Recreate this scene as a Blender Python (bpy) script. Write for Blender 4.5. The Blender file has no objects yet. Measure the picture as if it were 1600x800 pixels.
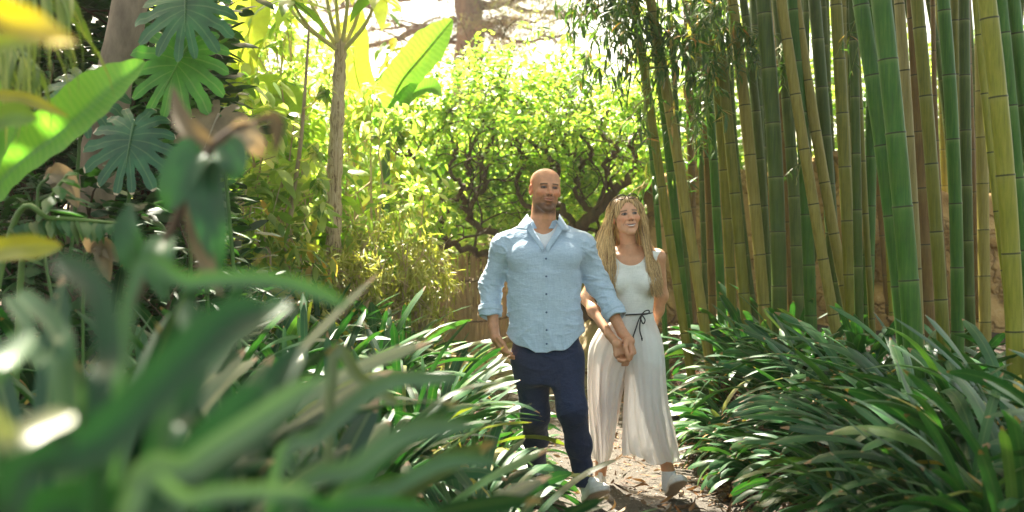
import bpy, math, random
import numpy as np
from mathutils import Vector, Matrix
PI = math.pi
random.seed(7); RNG = np.random.default_rng(7)
scene = bpy.context.scene
COL = scene.collection
# ---------------------------------------------------------------- camera
CAMZ = 1.37; FPX = 1778.0
cam = bpy.data.objects.new('camera', bpy.data.cameras.new('camera')); COL.objects.link(cam)
cam.location = (0, 0, CAMZ); cam.rotation_euler = (PI/2, 0, 0)
cam.data.sensor_width = 36; cam.data.lens = 40; cam.data.clip_start = .02; cam.data.clip_end = 500
cam.data.dof.use_dof = True; cam.data.dof.focus_distance = 6.2; cam.data.dof.aperture_fstop = 2.2
scene.camera = cam
# ---------------------------------------------------------------- light
SUN_EL, SUN_AZ = math.radians(56), math.radians(-22)      # azimuth from +Y towards +X: behind the scene, a little left
w = bpy.data.worlds.new('World'); scene.world = w; w.use_nodes = True
nt = w.node_tree; bg = nt.nodes['Background']
sky = nt.nodes.new('ShaderNodeTexSky'); sky.sky_type = 'NISHITA'; sky.sun_disc = False
sky.sun_elevation = SUN_EL; sky.sun_rotation = SUN_AZ; sky.dust_density = 3.0; sky.air_density = .8
sky.ozone_density = .6
tint = nt.nodes.new('ShaderNodeMix'); tint.data_type = 'RGBA'; tint.blend_type = 'MULTIPLY'; tint.inputs[0].default_value = 1; tint.inputs[7].default_value = (1.0, .85, .57, 1)   # white balance for open shade
nt.links.new(sky.outputs[0], tint.inputs[6]); nt.links.new(tint.outputs[2], bg.inputs[0]); bg.inputs[1].default_value = .13
sl = bpy.data.lights.new('sun', 'SUN'); sl.energy = 5.0; sl.angle = math.radians(.55); sl.color = (1, .93, .80)
sun = bpy.data.objects.new('sun', sl); COL.objects.link(sun)
SUND = Vector((math.sin(SUN_AZ)*math.cos(SUN_EL), math.cos(SUN_AZ)*math.cos(SUN_EL), math.sin(SUN_EL)))
sun.rotation_euler = SUND.to_track_quat('Z', 'Y').to_euler()
scene.view_settings.view_transform = 'Standard'; scene.view_settings.look = 'None'
scene.view_settings.exposure = 2.6; scene.view_settings.gamma = 1
scene.cycles.use_denoising = True
scene.cycles.max_bounces = 7; scene.cycles.diffuse_bounces = 4; scene.cycles.glossy_bounces = 2
scene.cycles.transmission_bounces = 4; scene.cycles.transparent_max_bounces = 6
scene.cycles.sample_clamp_indirect = 6
scene.cycles.caustics_reflective = False; scene.cycles.caustics_refractive = False

def P(px, py, Y):
    return np.array([(px-800)/FPX*Y, Y, CAMZ+(400-py)/FPX*Y])
def sstep(a, b, x):
    t = np.clip((x-a)/(b-a), 0, 1); return t*t*(3-2*t)
def pathc(Y):
    Y = np.asarray(Y, float)
    return .66 - .16*np.clip(Y-8.2, 0, 9)**1.25 + .02*(Y-6)
def ground(X, Y):
    X = np.asarray(X, float); Y = np.asarray(Y, float)
    dx = X-pathc(Y)
    side = np.where(dx > 0, .54, .60)
    half = np.where(dx > 0, .56, .50+.22*sstep(5.6, 6.3, Y))
    z = side*sstep(0, np.where(dx > 0, .62, .95), np.abs(dx)-half)
    z = z + np.where(dx < 0, .10*np.clip(-dx-1.6, 0, 2.5), 0)
    z = z + .085*np.clip(Y-8.5, 0, 8)
    z = z + .012*np.sin(X*5.1+Y*2.3)*np.sin(Y*4.7-X*1.9) + .006*np.sin(X*17+3*np.sin(Y*9))*np.sin(Y*15)
    return z
# ---------------------------------------------------------------- mesh helpers
def mk(name, V, F, mat=None, parent=None, smooth=True, attrs=None):
    V = np.asarray(V, np.float32).reshape(-1, 3)
    me = bpy.data.meshes.new(name)
    if isinstance(F, np.ndarray):
        n, k = F.shape
        me.vertices.add(len(V)); me.vertices.foreach_set('co', V.ravel())
        me.loops.add(n*k); me.loops.foreach_set('vertex_index', F.ravel().astype(np.int32))
        me.polygons.add(n); me.polygons.foreach_set('loop_start', np.arange(0, n*k, k, dtype=np.int32))
        try: me.polygons.foreach_set('loop_total', np.full(n, k, np.int32))
        except Exception: pass
        me.update(calc_edges=True)
    else:
        me.from_pydata(V.tolist(), [], F); me.update()
    me.polygons.foreach_set('use_smooth', np.full(len(me.polygons), smooth))
    for a, v in (attrs or {}).items():
        v = np.asarray(v, np.float32)
        if v.ndim == 2:
            at = me.attributes.new(a, 'FLOAT_COLOR', 'POINT')
            at.data.foreach_set('color', np.concatenate([v, np.ones((len(v), 1), np.float32)], 1).ravel())
        else:
            at = me.attributes.new(a, 'FLOAT', 'POINT'); at.data.foreach_set('value', v)
    me.validate()
    if mat is not None: me.materials.append(mat)
    o = bpy.data.objects.new(name, me); COL.objects.link(o)
    if parent is not None: o.parent = parent
    return o
class Acc:
    """collects quad pieces of ONE mesh"""
    def __init__(s): s.V = []; s.F = []; s.A = {}; s.n = 0
    def add(s, V, F, **at):
        V = np.asarray(V).reshape(-1, 3)
        s.V.append(V); s.F.append(np.asarray(F)+s.n)
        for k in ('rnd', 'tt', 'ss'):
            v = at.get(k, 0.0); v = np.full(len(V), v) if np.isscalar(v) else np.asarray(v).ravel()
            s.A.setdefault(k, []).append(v)
        s.n += len(V); return s
    def build(s, name, mat, parent=None, origin=None, smooth=True):
        V = np.concatenate(s.V)
        if origin is not None: V = V-np.asarray(origin)
        return mk(name, V, np.concatenate(s.F), mat, parent, smooth, {k: np.concatenate(v) for k, v in s.A.items()})
def empty(name, loc):
    o = bpy.data.objects.new(name, None); COL.objects.link(o); o.location = loc; return o
def tag(o, label=None, cat=None, group=None, kind=None):
    if label: o['label'] = label
    if cat: o['category'] = cat
    if group: o['group'] = group
    if kind: o['kind'] = kind
    return o
def nrm(v): return v/(np.linalg.norm(v, axis=-1, keepdims=True)+1e-12)
def tube(pts, rad, k=8, cap=True):
    pts = np.asarray(pts, float); n = len(pts); rad = np.broadcast_to(np.asarray(rad, float), (n,))
    t = nrm(np.gradient(pts, axis=0))
    ref = np.array([0, 0, 1.0]) if abs(t[0][2]) < .8 else np.array([0, 1.0, 0])
    V = np.zeros((n, k, 3)); a = np.arange(k)*2*PI/k; b = nrm(np.cross(t[0], ref))
    for i in range(n):
        b = b-t[i]*np.dot(b, t[i]); b = b/(np.linalg.norm(b)+1e-9); c = np.cross(t[i], b)
        V[i] = pts[i]+rad[i]*(np.cos(a)[:, None]*b+np.sin(a)[:, None]*c)
    F = []
    i, j = np.meshgrid(np.arange(n-1), np.arange(k), indexing='ij')
    F = np.stack([i*k+j, i*k+(j+1) % k, (i+1)*k+(j+1) % k, (i+1)*k+j], -1).reshape(-1, 4)
    return V.reshape(-1, 3), F
def spline(pts, n):
    """Catmull-Rom through the points"""
    p = np.asarray(pts, float); m = len(p)
    if m == 2: return p[0]+(p[1]-p[0])*np.linspace(0, 1, n)[:, None]
    q = np.vstack([2*p[0]-p[1], p, 2*p[-1]-p[-2]])
    u = np.linspace(0, m-1-1e-9, n); i = u.astype(int); f = (u-i)[:, None]
    a, b, c, d = q[i], q[i+1], q[i+2], q[i+3]
    return .5*((2*b)+(-a+c)*f+(2*a-5*b+4*c-d)*f*f+(-a+3*b-3*c+d)*f**3)
def leaves(base, az, el, droop, L, W, nseg=8, nac=3, prof='strap', fold=.15, roll=0., curl=1.5, wav=0., rnd=None, sag=None):
    """N strap or blade leaves, each a strip along a bending spine"""
    base = np.asarray(base, float); N = len(base)
    f = lambda x: np.broadcast_to(np.asarray(x, float), (N,))
    az, el, droop, L, W, fold, roll = map(f, (az, el, droop, L, W, fold, roll))
    rnd = RNG.random(N) if rnd is None else f(rnd)
    s = np.linspace(0, 1, nseg+1)
    th = el[:, None]-droop[:, None]*s[None]**curl
    azs = az[:, None]+np.zeros_like(th)
    if wav: azs = azs+wav*np.sin(s[None]*5+rnd[:, None]*30)*s[None]
    T = np.stack([np.cos(th)*np.cos(azs), np.cos(th)*np.sin(azs), np.sin(th)], -1)
    mid = (T[:, 1:]+T[:, :-1])/2
    sp = base[:, None]+np.concatenate([np.zeros((N, 1, 3)), np.cumsum(mid*(L[:, None, None]/nseg), 1)], 1)
    side = np.stack([-np.sin(azs), np.cos(azs), np.zeros_like(azs)], -1)
    nor = np.cross(T, side)*-1
    rr = roll[:, None]*(.4+.6*s[None])
    sd = side*np.cos(rr)[..., None]+nor*np.sin(rr)[..., None]
    no = nor*np.cos(rr)[..., None]-side*np.sin(rr)[..., None]
    if prof == 'strap': w = np.minimum(.72+.9*s, 1)*np.where(s > .86, np.sqrt(np.clip(1-((s-.86)/.14)**2, .015, 1)), 1)
    elif prof == 'blade': w = np.minimum(.55+1.2*s, 1)*np.clip(1-s**3.2, .02, 1)
    elif prof == 'lance': w = np.sin(PI*np.clip(s, .02, .985)**.75)**.9
    elif prof == 'ovate': w = np.sin(PI*np.clip(s, .03, .98)**.62)**.75
    elif prof == 'banana': w = np.clip(s/.10, .05, 1)**.6*np.clip((1-s)/.22, .03, 1)**.7
    elif prof == 'diamond': w = np.array([.05, 1, .05]) if nseg == 2 else np.sin(PI*s)
    x = np.linspace(-1, 1, nac)
    off = (sd[:, :, None]*x[None, None, :, None]*W[:, None, None, None]*.5*w[None, :, None, None]
           + no[:, :, None]*(np.abs(x)[None, None, :, None]*(fold[:, None, None, None])*W[:, None, None, None]*.5*w[None, :, None, None]))
    V = sp[:, :, None]+off
    nv = (nseg+1)*nac
    i, j = np.meshgrid(np.arange(nseg), np.arange(nac-1), indexing='ij')
    q = np.stack([i*nac+j, i*nac+j+1, (i+1)*nac+j+1, (i+1)*nac+j], -1).reshape(-1, 4)
    F = (q[None]+np.arange(N)[:, None, None]*nv).reshape(-1, 4)
    A = dict(rnd=np.repeat(rnd, nv), tt=np.tile(np.repeat(s, nac), N), ss=np.tile(np.tile(x, nseg+1), N))
    return V.reshape(-1, 3), F, A, sp
# ---------------------------------------------------------------- materials
def mat(name):
    m = bpy.data.materials.new(name); m.use_nodes = True
    return m, m.node_tree, m.node_tree.nodes['Principled BSDF']
def N(nt, t, **kw):
    n = nt.nodes.new('ShaderNode'+t)
    for k, v in kw.items():
        if k.startswith('i_'):
            n.inputs[k[2:].replace('_', ' ')].default_value = v
        elif k.startswith('n'): n.inputs[int(k[1:])].default_value = v
        else: setattr(n, k, v)
    return n
def ramp(nt, fac, stops, interp='LINEAR'):
    r = nt.nodes.new('ShaderNodeValToRGB'); r.color_ramp.interpolation = interp
    e = r.color_ramp.elements
    while len(e) < len(stops): e.new(.5)
    for x, (p, c) in zip(e, stops): x.position = p; x.color = (*c, 1)
    if fac is not None: nt.links.new(fac, r.inputs[0])
    return r.outputs[0]
def mix(nt, f, a, b, mode='MIX'):
    m = nt.nodes.new('ShaderNodeMix'); m.data_type = 'RGBA'; m.blend_type = mode
    for s, v in ((m.inputs[0], f), (m.inputs[6], a), (m.inputs[7], b)):
        if hasattr(v, 'is_linked'): nt.links.new(v, s)
        elif isinstance(v, (int, float)): s.default_value = v
        else: s.default_value = (*v, 1)
    return m.outputs[2]
def mth(nt, op, a, b=0.0, c=0.0):
    m = nt.nodes.new('ShaderNodeMath'); m.operation = op
    for s, v in zip(m.inputs, (a, b, c)):
        if hasattr(v, 'is_linked'): nt.links.new(v, s)
        else: s.default_value = v
    return m.outputs[0]
def attr(nt, name, out='Fac'):
    a = nt.nodes.new('ShaderNodeAttribute'); a.attribute_name = name; return a.outputs[out]
def noise(nt, scale, detail=4, rough=.6, vec=None, out='Fac', dist=0.):
    n = nt.nodes.new('ShaderNodeTexNoise'); n.inputs['Scale'].default_value = scale; n.inputs['Detail'].default_value = detail
    n.inputs['Roughness'].default_value = rough; n.inputs['Distortion'].default_value = dist
    if vec is None:
        tc = nt.nodes.new('ShaderNodeTexCoord'); vec = tc.outputs['Object']
    nt.links.new(vec, n.inputs['Vector']); return n.outputs[out]
def bump(nt, h, strength, dist, bs):
    b = nt.nodes.new('ShaderNodeBump'); b.inputs['Strength'].default_value = strength; b.inputs['Distance'].default_value = dist
    nt.links.new(h, b.inputs['Height']); nt.links.new(b.outputs[0], bs.inputs['Normal']); return b
def leafmat(name, stops, trans=.35, tcol=(1.6, 1.9, .7), rough=.38, tip=None, midrib=.0, mott=.35, spec=.5, stripe=0):
    m, nt, bs = mat(name)
    c = ramp(nt, attr(nt, 'rnd'), stops)
    nz = noise(nt, 9, 3)
    c = mix(nt, mott, c, mix(nt, 1, c, ramp(nt, nz, [(.3, (.35, .35, .35)), (.7, (1.7, 1.6, 1.4))]), 'MULTIPLY'))
    if stripe:
        w = mth(nt, 'SINE', mth(nt, 'ADD', mth(nt, 'MULTIPLY', attr(nt, 'tt'), stripe), mth(nt, 'ADD', mth(nt, 'MULTIPLY', nz, 14), mth(nt, 'MULTIPLY', mth(nt, 'ABSOLUTE', attr(nt, 'ss')), -5))))
        c = mix(nt, mth(nt, 'MULTIPLY_ADD', w, .07, .07), c, (.4, .5, .15))
        c = mix(nt, mth(nt, 'MULTIPLY', ramp(nt, noise(nt, 4, 5, .7), [(.55, (0, 0, 0)), (.7, (1, 1, 1))]), .35), c, (.30, .34, .06))
    if midrib:
        ab = mth(nt, 'ABSOLUTE', attr(nt, 'ss'))
        f = mth(nt, 'MULTIPLY', mth(nt, 'LESS_THAN', ab, .12), midrib)
        c = mix(nt, f, c, (.35, .42, .18))
    if tip:
        n2 = noise(nt, 14, 2)
        f = mth(nt, 'GREATER_THAN', mth(nt, 'ADD', attr(nt, 'tt'), mth(nt, 'MULTIPLY', n2, .12)), 1.035)
        c = mix(nt, f, c, tip)
    nt.links.new(c, bs.inputs['Base Color']); bs.inputs['Roughness'].default_value = rough
    bs.inputs['Specular IOR Level'].default_value = spec
    if trans:
        tr = nt.nodes.new('ShaderNodeBsdfTranslucent'); ms = nt.nodes.new('ShaderNodeMixShader'); ms.inputs[0].default_value = trans
        nt.links.new(mix(nt, 1, c, tcol, 'MULTIPLY'), tr.inputs[0])
        nt.links.new(bs.outputs[0], ms.inputs[1]); nt.links.new(tr.outputs[0], ms.inputs[2])
        nt.links.new(ms.outputs[0], nt.nodes['Material Output'].inputs[0])
    return m
def barkmat(name, a, b, scale=14, stretch=.25, rough=.85, bd=.01):
    m, nt, bs = mat(name)
    tc = nt.nodes.new('ShaderNodeTexCoord'); mp = nt.nodes.new('ShaderNodeMapping'); mp.inputs['Scale'].default_value = (1, 1, stretch)
    nt.links.new(tc.outputs['Object'], mp.inputs[0])
    n1 = noise(nt, scale, 6, .65, mp.outputs[0])
    c = ramp(nt, n1, [(.3, a), (.68, b)])
    nt.links.new(c, bs.inputs['Base Color']); bs.inputs['Roughness'].default_value = rough
    bump(nt, n1, .8, bd, bs); return m
ORD = ['first', 'second', 'third', 'fourth', 'fifth', 'sixth', 'seventh', 'eighth', 'ninth', 'tenth', 'eleventh', 'twelfth', 'thirteenth', 'fourteenth', 'fifteenth',
       'sixteenth', 'seventeenth', 'eighteenth', 'nineteenth', 'twentieth', 'twenty-first', 'twenty-second', 'twenty-third', 'twenty-fourth', 'twenty-fifth', 'twenty-sixth', 'twenty-seventh', 'twenty-eighth', 'twenty-ninth', 'thirtieth']
# ================================================================ SETTING
def ground_material():
    m, nt, bs = mat('garden_soil_and_gravel')
    pd = attr(nt, 'pd')
    n1 = noise(nt, 60, 5, .7); n2 = noise(nt, 5, 4, .6); n3 = noise(nt, 260, 3, .7)
    grav = mix(nt, .6, ramp(nt, n3, [(.3, (.05, .042, .032)), (.7, (.19, .165, .13))]), ramp(nt, n1, [(.3, (.06, .05, .038)), (.7, (.15, .13, .10))]))
    soil = ramp(nt, n1, [(.3, (.022, .014, .009)), (.7, (.085, .052, .030))])
    f = ramp(nt, mth(nt, 'ADD', pd, mth(nt, 'MULTIPLY', mth(nt, 'SUBTRACT', n2, .5), .5)), [(.46, (0, 0, 0)), (.62, (1, 1, 1))])
    c = mix(nt, f, grav, soil)
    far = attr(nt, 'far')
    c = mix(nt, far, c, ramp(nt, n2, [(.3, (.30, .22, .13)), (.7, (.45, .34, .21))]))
    nt.links.new(c, bs.inputs['Base Color']); bs.inputs['Roughness'].default_value = .95
    h = mth(nt, 'ADD', n3, mth(nt, 'MULTIPLY', n1, 1.5))
    bump(nt, h, .9, .012, bs); return m
M_GROUND = ground_material()
xs = np.unique(np.concatenate([np.linspace(-60, -6, 28), np.linspace(-6, 6, 170), np.linspace(6, 60, 28)]))
ys = np.unique(np.concatenate([np.linspace(-20, 0, 12), np.linspace(0, 14, 200), np.linspace(14, 90, 40)]))
gx, gy = np.meshgrid(xs, ys, indexing='ij'); gz = ground(gx, gy)
nx, ny = gx.shape; i, j = np.meshgrid(np.arange(nx-1), np.arange(ny-1), indexing='ij')
F = np.stack([i*ny+j, (i+1)*ny+j, (i+1)*ny+j+1, i*ny+j+1], -1).reshape(-1, 4)
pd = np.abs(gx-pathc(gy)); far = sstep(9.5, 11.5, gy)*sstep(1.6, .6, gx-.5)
tag(mk('ground', np.stack([gx, gy, gz], -1), F, M_GROUND, attrs=dict(pd=pd.ravel()*.72, far=far.ravel())), kind='structure')

# pebbles of the path, leaf litter along the planted edge
def pebbles():
    n = 9000; Y = 5.0+RNG.random(n)**1.2*5.5; X = pathc(Y)+(RNG.random(n)*2-1)*.85
    r = .0025+.007*RNG.random(n)**3
    b = np.array([[1, 0, 0], [0, 1, 0], [-1, 0, 0], [0, -1, 0], [0, 0, .7], [0, 0, -.7]], float)
    rot = RNG.random(n)*2*PI; c, s = np.cos(rot), np.sin(rot)
    j = 1+.35*(RNG.random((n, 6, 1))-.5)
    v = b[None]*j*r[:, None, None]*np.array([1.3, 1, 1])
    v = np.stack([v[..., 0]*c[:, None]-v[..., 1]*s[:, None], v[..., 0]*s[:, None]+v[..., 1]*c[:, None], v[..., 2]], -1)
    v += np.stack([X, Y, ground(X, Y)+r*.3], -1)[:, None]
    t = np.array([[0, 1, 4], [1, 2, 4], [2, 3, 4], [3, 0, 4], [1, 0, 5], [2, 1, 5], [3, 2, 5], [0, 3, 5]])
    F = (t[None]+np.arange(n)[:, None, None]*6).reshape(-1, 3)
    m, nt, bs = mat('path_pebbles')
    nt.links.new(ramp(nt, attr(nt, 'rnd'), [(0, (.10, .08, .06)), (.5, (.20, .17, .13)), (1, (.40, .36, .30))]), bs.inputs['Base Color']); bs.inputs['Roughness'].default_value = .9
    tag(mk('gravel', v, F, m, smooth=False, attrs=dict(rnd=np.repeat(RNG.random(n), 6))), 'loose pale gravel scattered along the path', kind='stuff')
pebbles()
M_LITTER = leafmat('dry_leaf_litter', [(0, (.05, .028, .016)), (.35, (.11, .06, .03)), (.6, (.19, .11, .055)), (.85, (.27, .19, .11)), (1, (.32, .13, .04))], trans=.1, tcol=(1.2, 1, .6), rough=.8, mott=.5)
def litter():
    n = 9000; Y = 4.2+RNG.random(n)*7
    side = np.where(RNG.random(n) < .72, 1, -1)
    d = np.where(RNG.random(n) < .87, .50+RNG.random(n)**.8*.75, RNG.random(n)*.7)
    X = pathc(Y)+side*d; Z = ground(X, Y)+.004+RNG.random(n)*.02
    V, F, A, _ = leaves(np.stack([X, Y, Z], -1), RNG.random(n)*2*PI, RNG.normal(.12, .3, n), RNG.normal(.3, .7, n), .05+.11*RNG.random(n)**1.5, .010+.016*RNG.random(n), nseg=4, prof='lance', fold=.4*RNG.random(n), roll=RNG.normal(0, .8, n))
    tag(Acc().add(V, F, **A).build('leaf_litter', M_LITTER), 'dry brown and tan fallen leaves piled along the path edge', kind='stuff')
litter()
# ================================================================ BAMBOO
def culmmat(name, base, dark, hi, ringdark=(.02, .02, .012), band=(.35, .38, .28), bandamt=.35, rough=.48, blotch=.4):
    m, nt, bs = mat(name)
    tc = nt.nodes.new('ShaderNodeTexCoord'); mp = nt.nodes.new('ShaderNodeMapping'); mp.inputs['Scale'].default_value = (1, 1, .06)
    nt.links.new(tc.outputs['Object'], mp.inputs[0])
    st = noise(nt, 90, 4, .6, mp.outputs[0]); bl = noise(nt, 6, 5, .65); fine = noise(nt, 120, 3, .7)
    c = ramp(nt, st, [(.25, dark), (.5, base), (.8, hi)])
    c = mix(nt, mth(nt, 'MULTIPLY', ramp(nt, bl, [(.45, (0, 0, 0)), (.68, (1, 1, 1))]), blotch), c, mix(nt, .4, hi, (.17, .15, .06)))
    c = mix(nt, mth(nt, 'MULTIPLY', ramp(nt, fine, [(.62, (0, 0, 0)), (.70, (1, 1, 1))]), .35), c, mix(nt, .7, dark, (.03, .025, .015)))
    nd = attr(nt, 'nd')                    # metres above (+) or below (-) the closest node
    bn = mth(nt, 'MULTIPLY', mth(nt, 'MULTIPLY', attr(nt, 'bd'), mth(nt, 'ADD', bl, .3)), bandamt)
    c = mix(nt, bn, c, band)
    rg = mth(nt, 'LESS_THAN', nd, .0042)
    c = mix(nt, mth(nt, 'MULTIPLY', rg, .85), c, ringdark)
    c = mix(nt, 1, c, (1.18, 1.14, .66), 'MULTIPLY'); nt.links.new(c, bs.inputs['Base Color'])
    nt.links.new(mth(nt, 'MULTIPLY_ADD', bl, .3, rough-.15), bs.inputs['Roughness'])
    bs.inputs['Specular IOR Level'].default_value = .28; bump(nt, st, .25, .002, bs)
    return m
CM = dict(
 green=culmmat('bright_green_culm', (.024, .098, .010), (0.015, 0.059, 0.014), (0.062, 0.143, 0.025), band=(.30, .42, .28), blotch=.18),
 olive=culmmat('olive_culm', (0.105, 0.112, 0.016), (0.055, 0.066, 0.01), (0.17, 0.165, 0.035), blotch=.4),
 tan=culmmat('tan_culm', (0.19, 0.165, 0.055), (0.115, 0.1, 0.03), (0.26, 0.23, 0.095), blotch=.5, bandamt=.2),
 yellow=culmmat('yellow_green_culm', (0.175, 0.185, 0.025), (0.1, 0.12, 0.015), (0.26, 0.245, 0.055), blotch=.4, bandamt=.25),
 teal=culmmat('blue_green_culm', (0.055, 0.088, 0.028), (0.03, 0.055, 0.018), (0.095, 0.13, 0.05), blotch=.25, bandamt=.4),
 dark=culmmat('dark_green_culm', (0.03, 0.062, 0.006), (0.015, 0.034, 0.004), (0.055, 0.085, 0.012), blotch=.2),
 brown=culmmat('brown_culm', (0.105, 0.059, 0.022), (0.062, 0.034, 0.012), (0.161, 0.099, 0.043), blotch=.4, bandamt=.2),
 pale=culmmat('pale_buff_culm', (0.223, 0.192, 0.118), (0.161, 0.136, 0.081), (0.285, 0.254, 0.174), blotch=.3, bandamt=.1))
CNAME = dict(green='bright green', olive='olive green', tan='weathered tan', yellow='yellowish green', teal='blue green', dark='dark green', brown='brown', pale='pale buff')
M_BLEAF = leafmat('bamboo_leaf', [(0, (.035, .085, .025)), (.5, (.06, .13, .035)), (.86, (.12, .19, .05)), (.94, (.30, .28, .09)), (1, (.42, .20, .08))], trans=.38, tcol=(1.5, 1.7, .6), rough=.42, mott=.3)
M_TWIG = barkmat('bamboo_twig', (.10, .10, .04), (.24, .22, .10), bd=.002)

def culm_profile(o_pts, Y, w, sp):
    """o_pts: [(py, px)...] along the culm -> centre line from the ground to 9 m"""
    py = np.array([p[0] for p in o_pts], float); px = np.array([p[1] for p in o_pts], float)
    deg = 2 if len(py) > 2 else 1
    co = np.polyfit(py, px, deg)
    zs = np.arange(0, 8.6, .055)
    X0 = (np.polyval(co, 540)-800)/FPX*Y; zg = float(ground(X0, Y))-.05
    z = zg+zs; q = 400-(z-CAMZ)*FPX/Y
    d = np.polyval(np.polyder(co), 0.0); qlo = np.clip(q, 0, 560)
    x = np.polyval(co, qlo)+np.where(q < 0, (q)*d*.85-((q/1000.)**2)*25, 0)
    dl = np.polyval(np.polyder(co), 560.0); x = x+np.where(q > 560, (q-560)*dl, 0)
    return np.stack([(x-800)/FPX*Y, np.full_like(x, Y)+.02*(z-1.4)*math.sin(Y*37), z], -1), zg
def add_culm(pts, Y, wpx, sp, kind, ring0=None, kids=True):
    line, zg = culm_profile(pts, Y, wpx, sp)
    R = wpx/FPX*Y/2; internode = sp/FPX*Y
    H = line[-1, 2]-line[0, 2]
    z0 = CAMZ+(400-(ring0 if ring0 is not None else random.uniform(0, sp)))/FPX*Y
    nodes = []; z = z0
    while z > line[0, 2]: nodes.append(z); z -= internode*(1 if z > zg+.6 else .75)
    z = z0+internode
    while z < line[-1, 2]: nodes.append(z); z += internode*1.01
    nodes = sorted(nodes); zz = []
    for a, b in zip(nodes[:-1], nodes[1:]):
        zz += [a-.030, a-.017, a-.010, a-.004, a, a+.005, a+.014, a+(b-a)*.35, a+(b-a)*.7]
    zz = np.array(sorted(zz)); x = np.interp(zz, line[:, 2], line[:, 0]); y = np.interp(zz, line[:, 2], line[:, 1])
    nd = np.array(nodes); k = np.abs(zz[:, None]-nd[None]).argmin(1); dist = zz-nd[k]
    taper = np.clip(1-.085*np.clip(zz-2.5, 0, 9), .3, 1)
    rad = R*taper*(1+.055*np.exp(-((dist)/.006)**2)-.03*np.exp(-((dist-.012)/.01)**2))
    V, F = tube(np.stack([x, y, zz], -1), rad, 18)
    o = empty('bamboo_culm', (float(x[0]), Y, zg))
    org = np.array([x[0], Y, zg])
    mk('culm', V-org, F, CM[kind], o, attrs=dict(nd=np.repeat(np.abs(dist), 18), bd=np.repeat(np.where(dist < -.003, np.exp(np.minimum(dist+.004, 0)/.013), 0), 18)))
    o['_kind'] = kind
    return o, org, (lambda q: np.array([np.interp(q, zz, x), np.interp(q, zz, y), q])), R, nodes
def spray(owner, org, start, end, nleaf=46, sagz=.25, lsize=.13, name='leafy_branch', spread=.16, seed=0):
    """an arching twig with drooping lance leaves; a part of its culm"""
    rg = np.random.default_rng(seed+int(abs(start[0])*1000)); a = Acc()
    mid = (start+end)/2+np.array([0, 0, sagz]); line = spline([start, mid, end], 14)
    line += rg.normal(0, .008, line.shape); line[0] = start
    V, F = tube(line, np.linspace(.006, .0015, 14), 5); a.add(V, F, rnd=.9, tt=.2)
    subs = []
    for k in range(max(4, nleaf//7)):
        t = rg.uniform(.15, 1); i = min(int(t*13), 12); p = line[i]+(line[i+1]-line[i])*(t*13-i if t < 1 else 0)
        dr = nrm(rg.normal(0, 1, 3)+(line[i+1]-line[i])*12); e = p+dr*rg.uniform(.4, 1)*spread*1.6+np.array([0, 0, -.06])
        sl = spline([p, (p+e)/2+[0, 0, .02], e], 6); V, F = tube(sl, np.linspace(.0022, .001, 6), 4); a.add(V, F, rnd=.9, tt=.2); subs.append(sl)
    n = nleaf; B = np.array([subs[rg.integers(len(subs))][rg.integers(1, 6)] for _ in range(n)])
    az = rg.random(n)*2*PI
    V, F, A, _ = leaves(B, az, rg.normal(-.65, .5, n), rg.uniform(.2, 1.1, n), lsize*rg.uniform(.6, 1.35, n), lsize*.15*rg.uniform(.7, 1.3, n), nseg=5, prof='lance', fold=.2, roll=rg.normal(0, .6, n), rnd=rg.random(n))
    a.add(V, F, **A)
    return a.build(name, M_BLEAF, owner, org)
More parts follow.
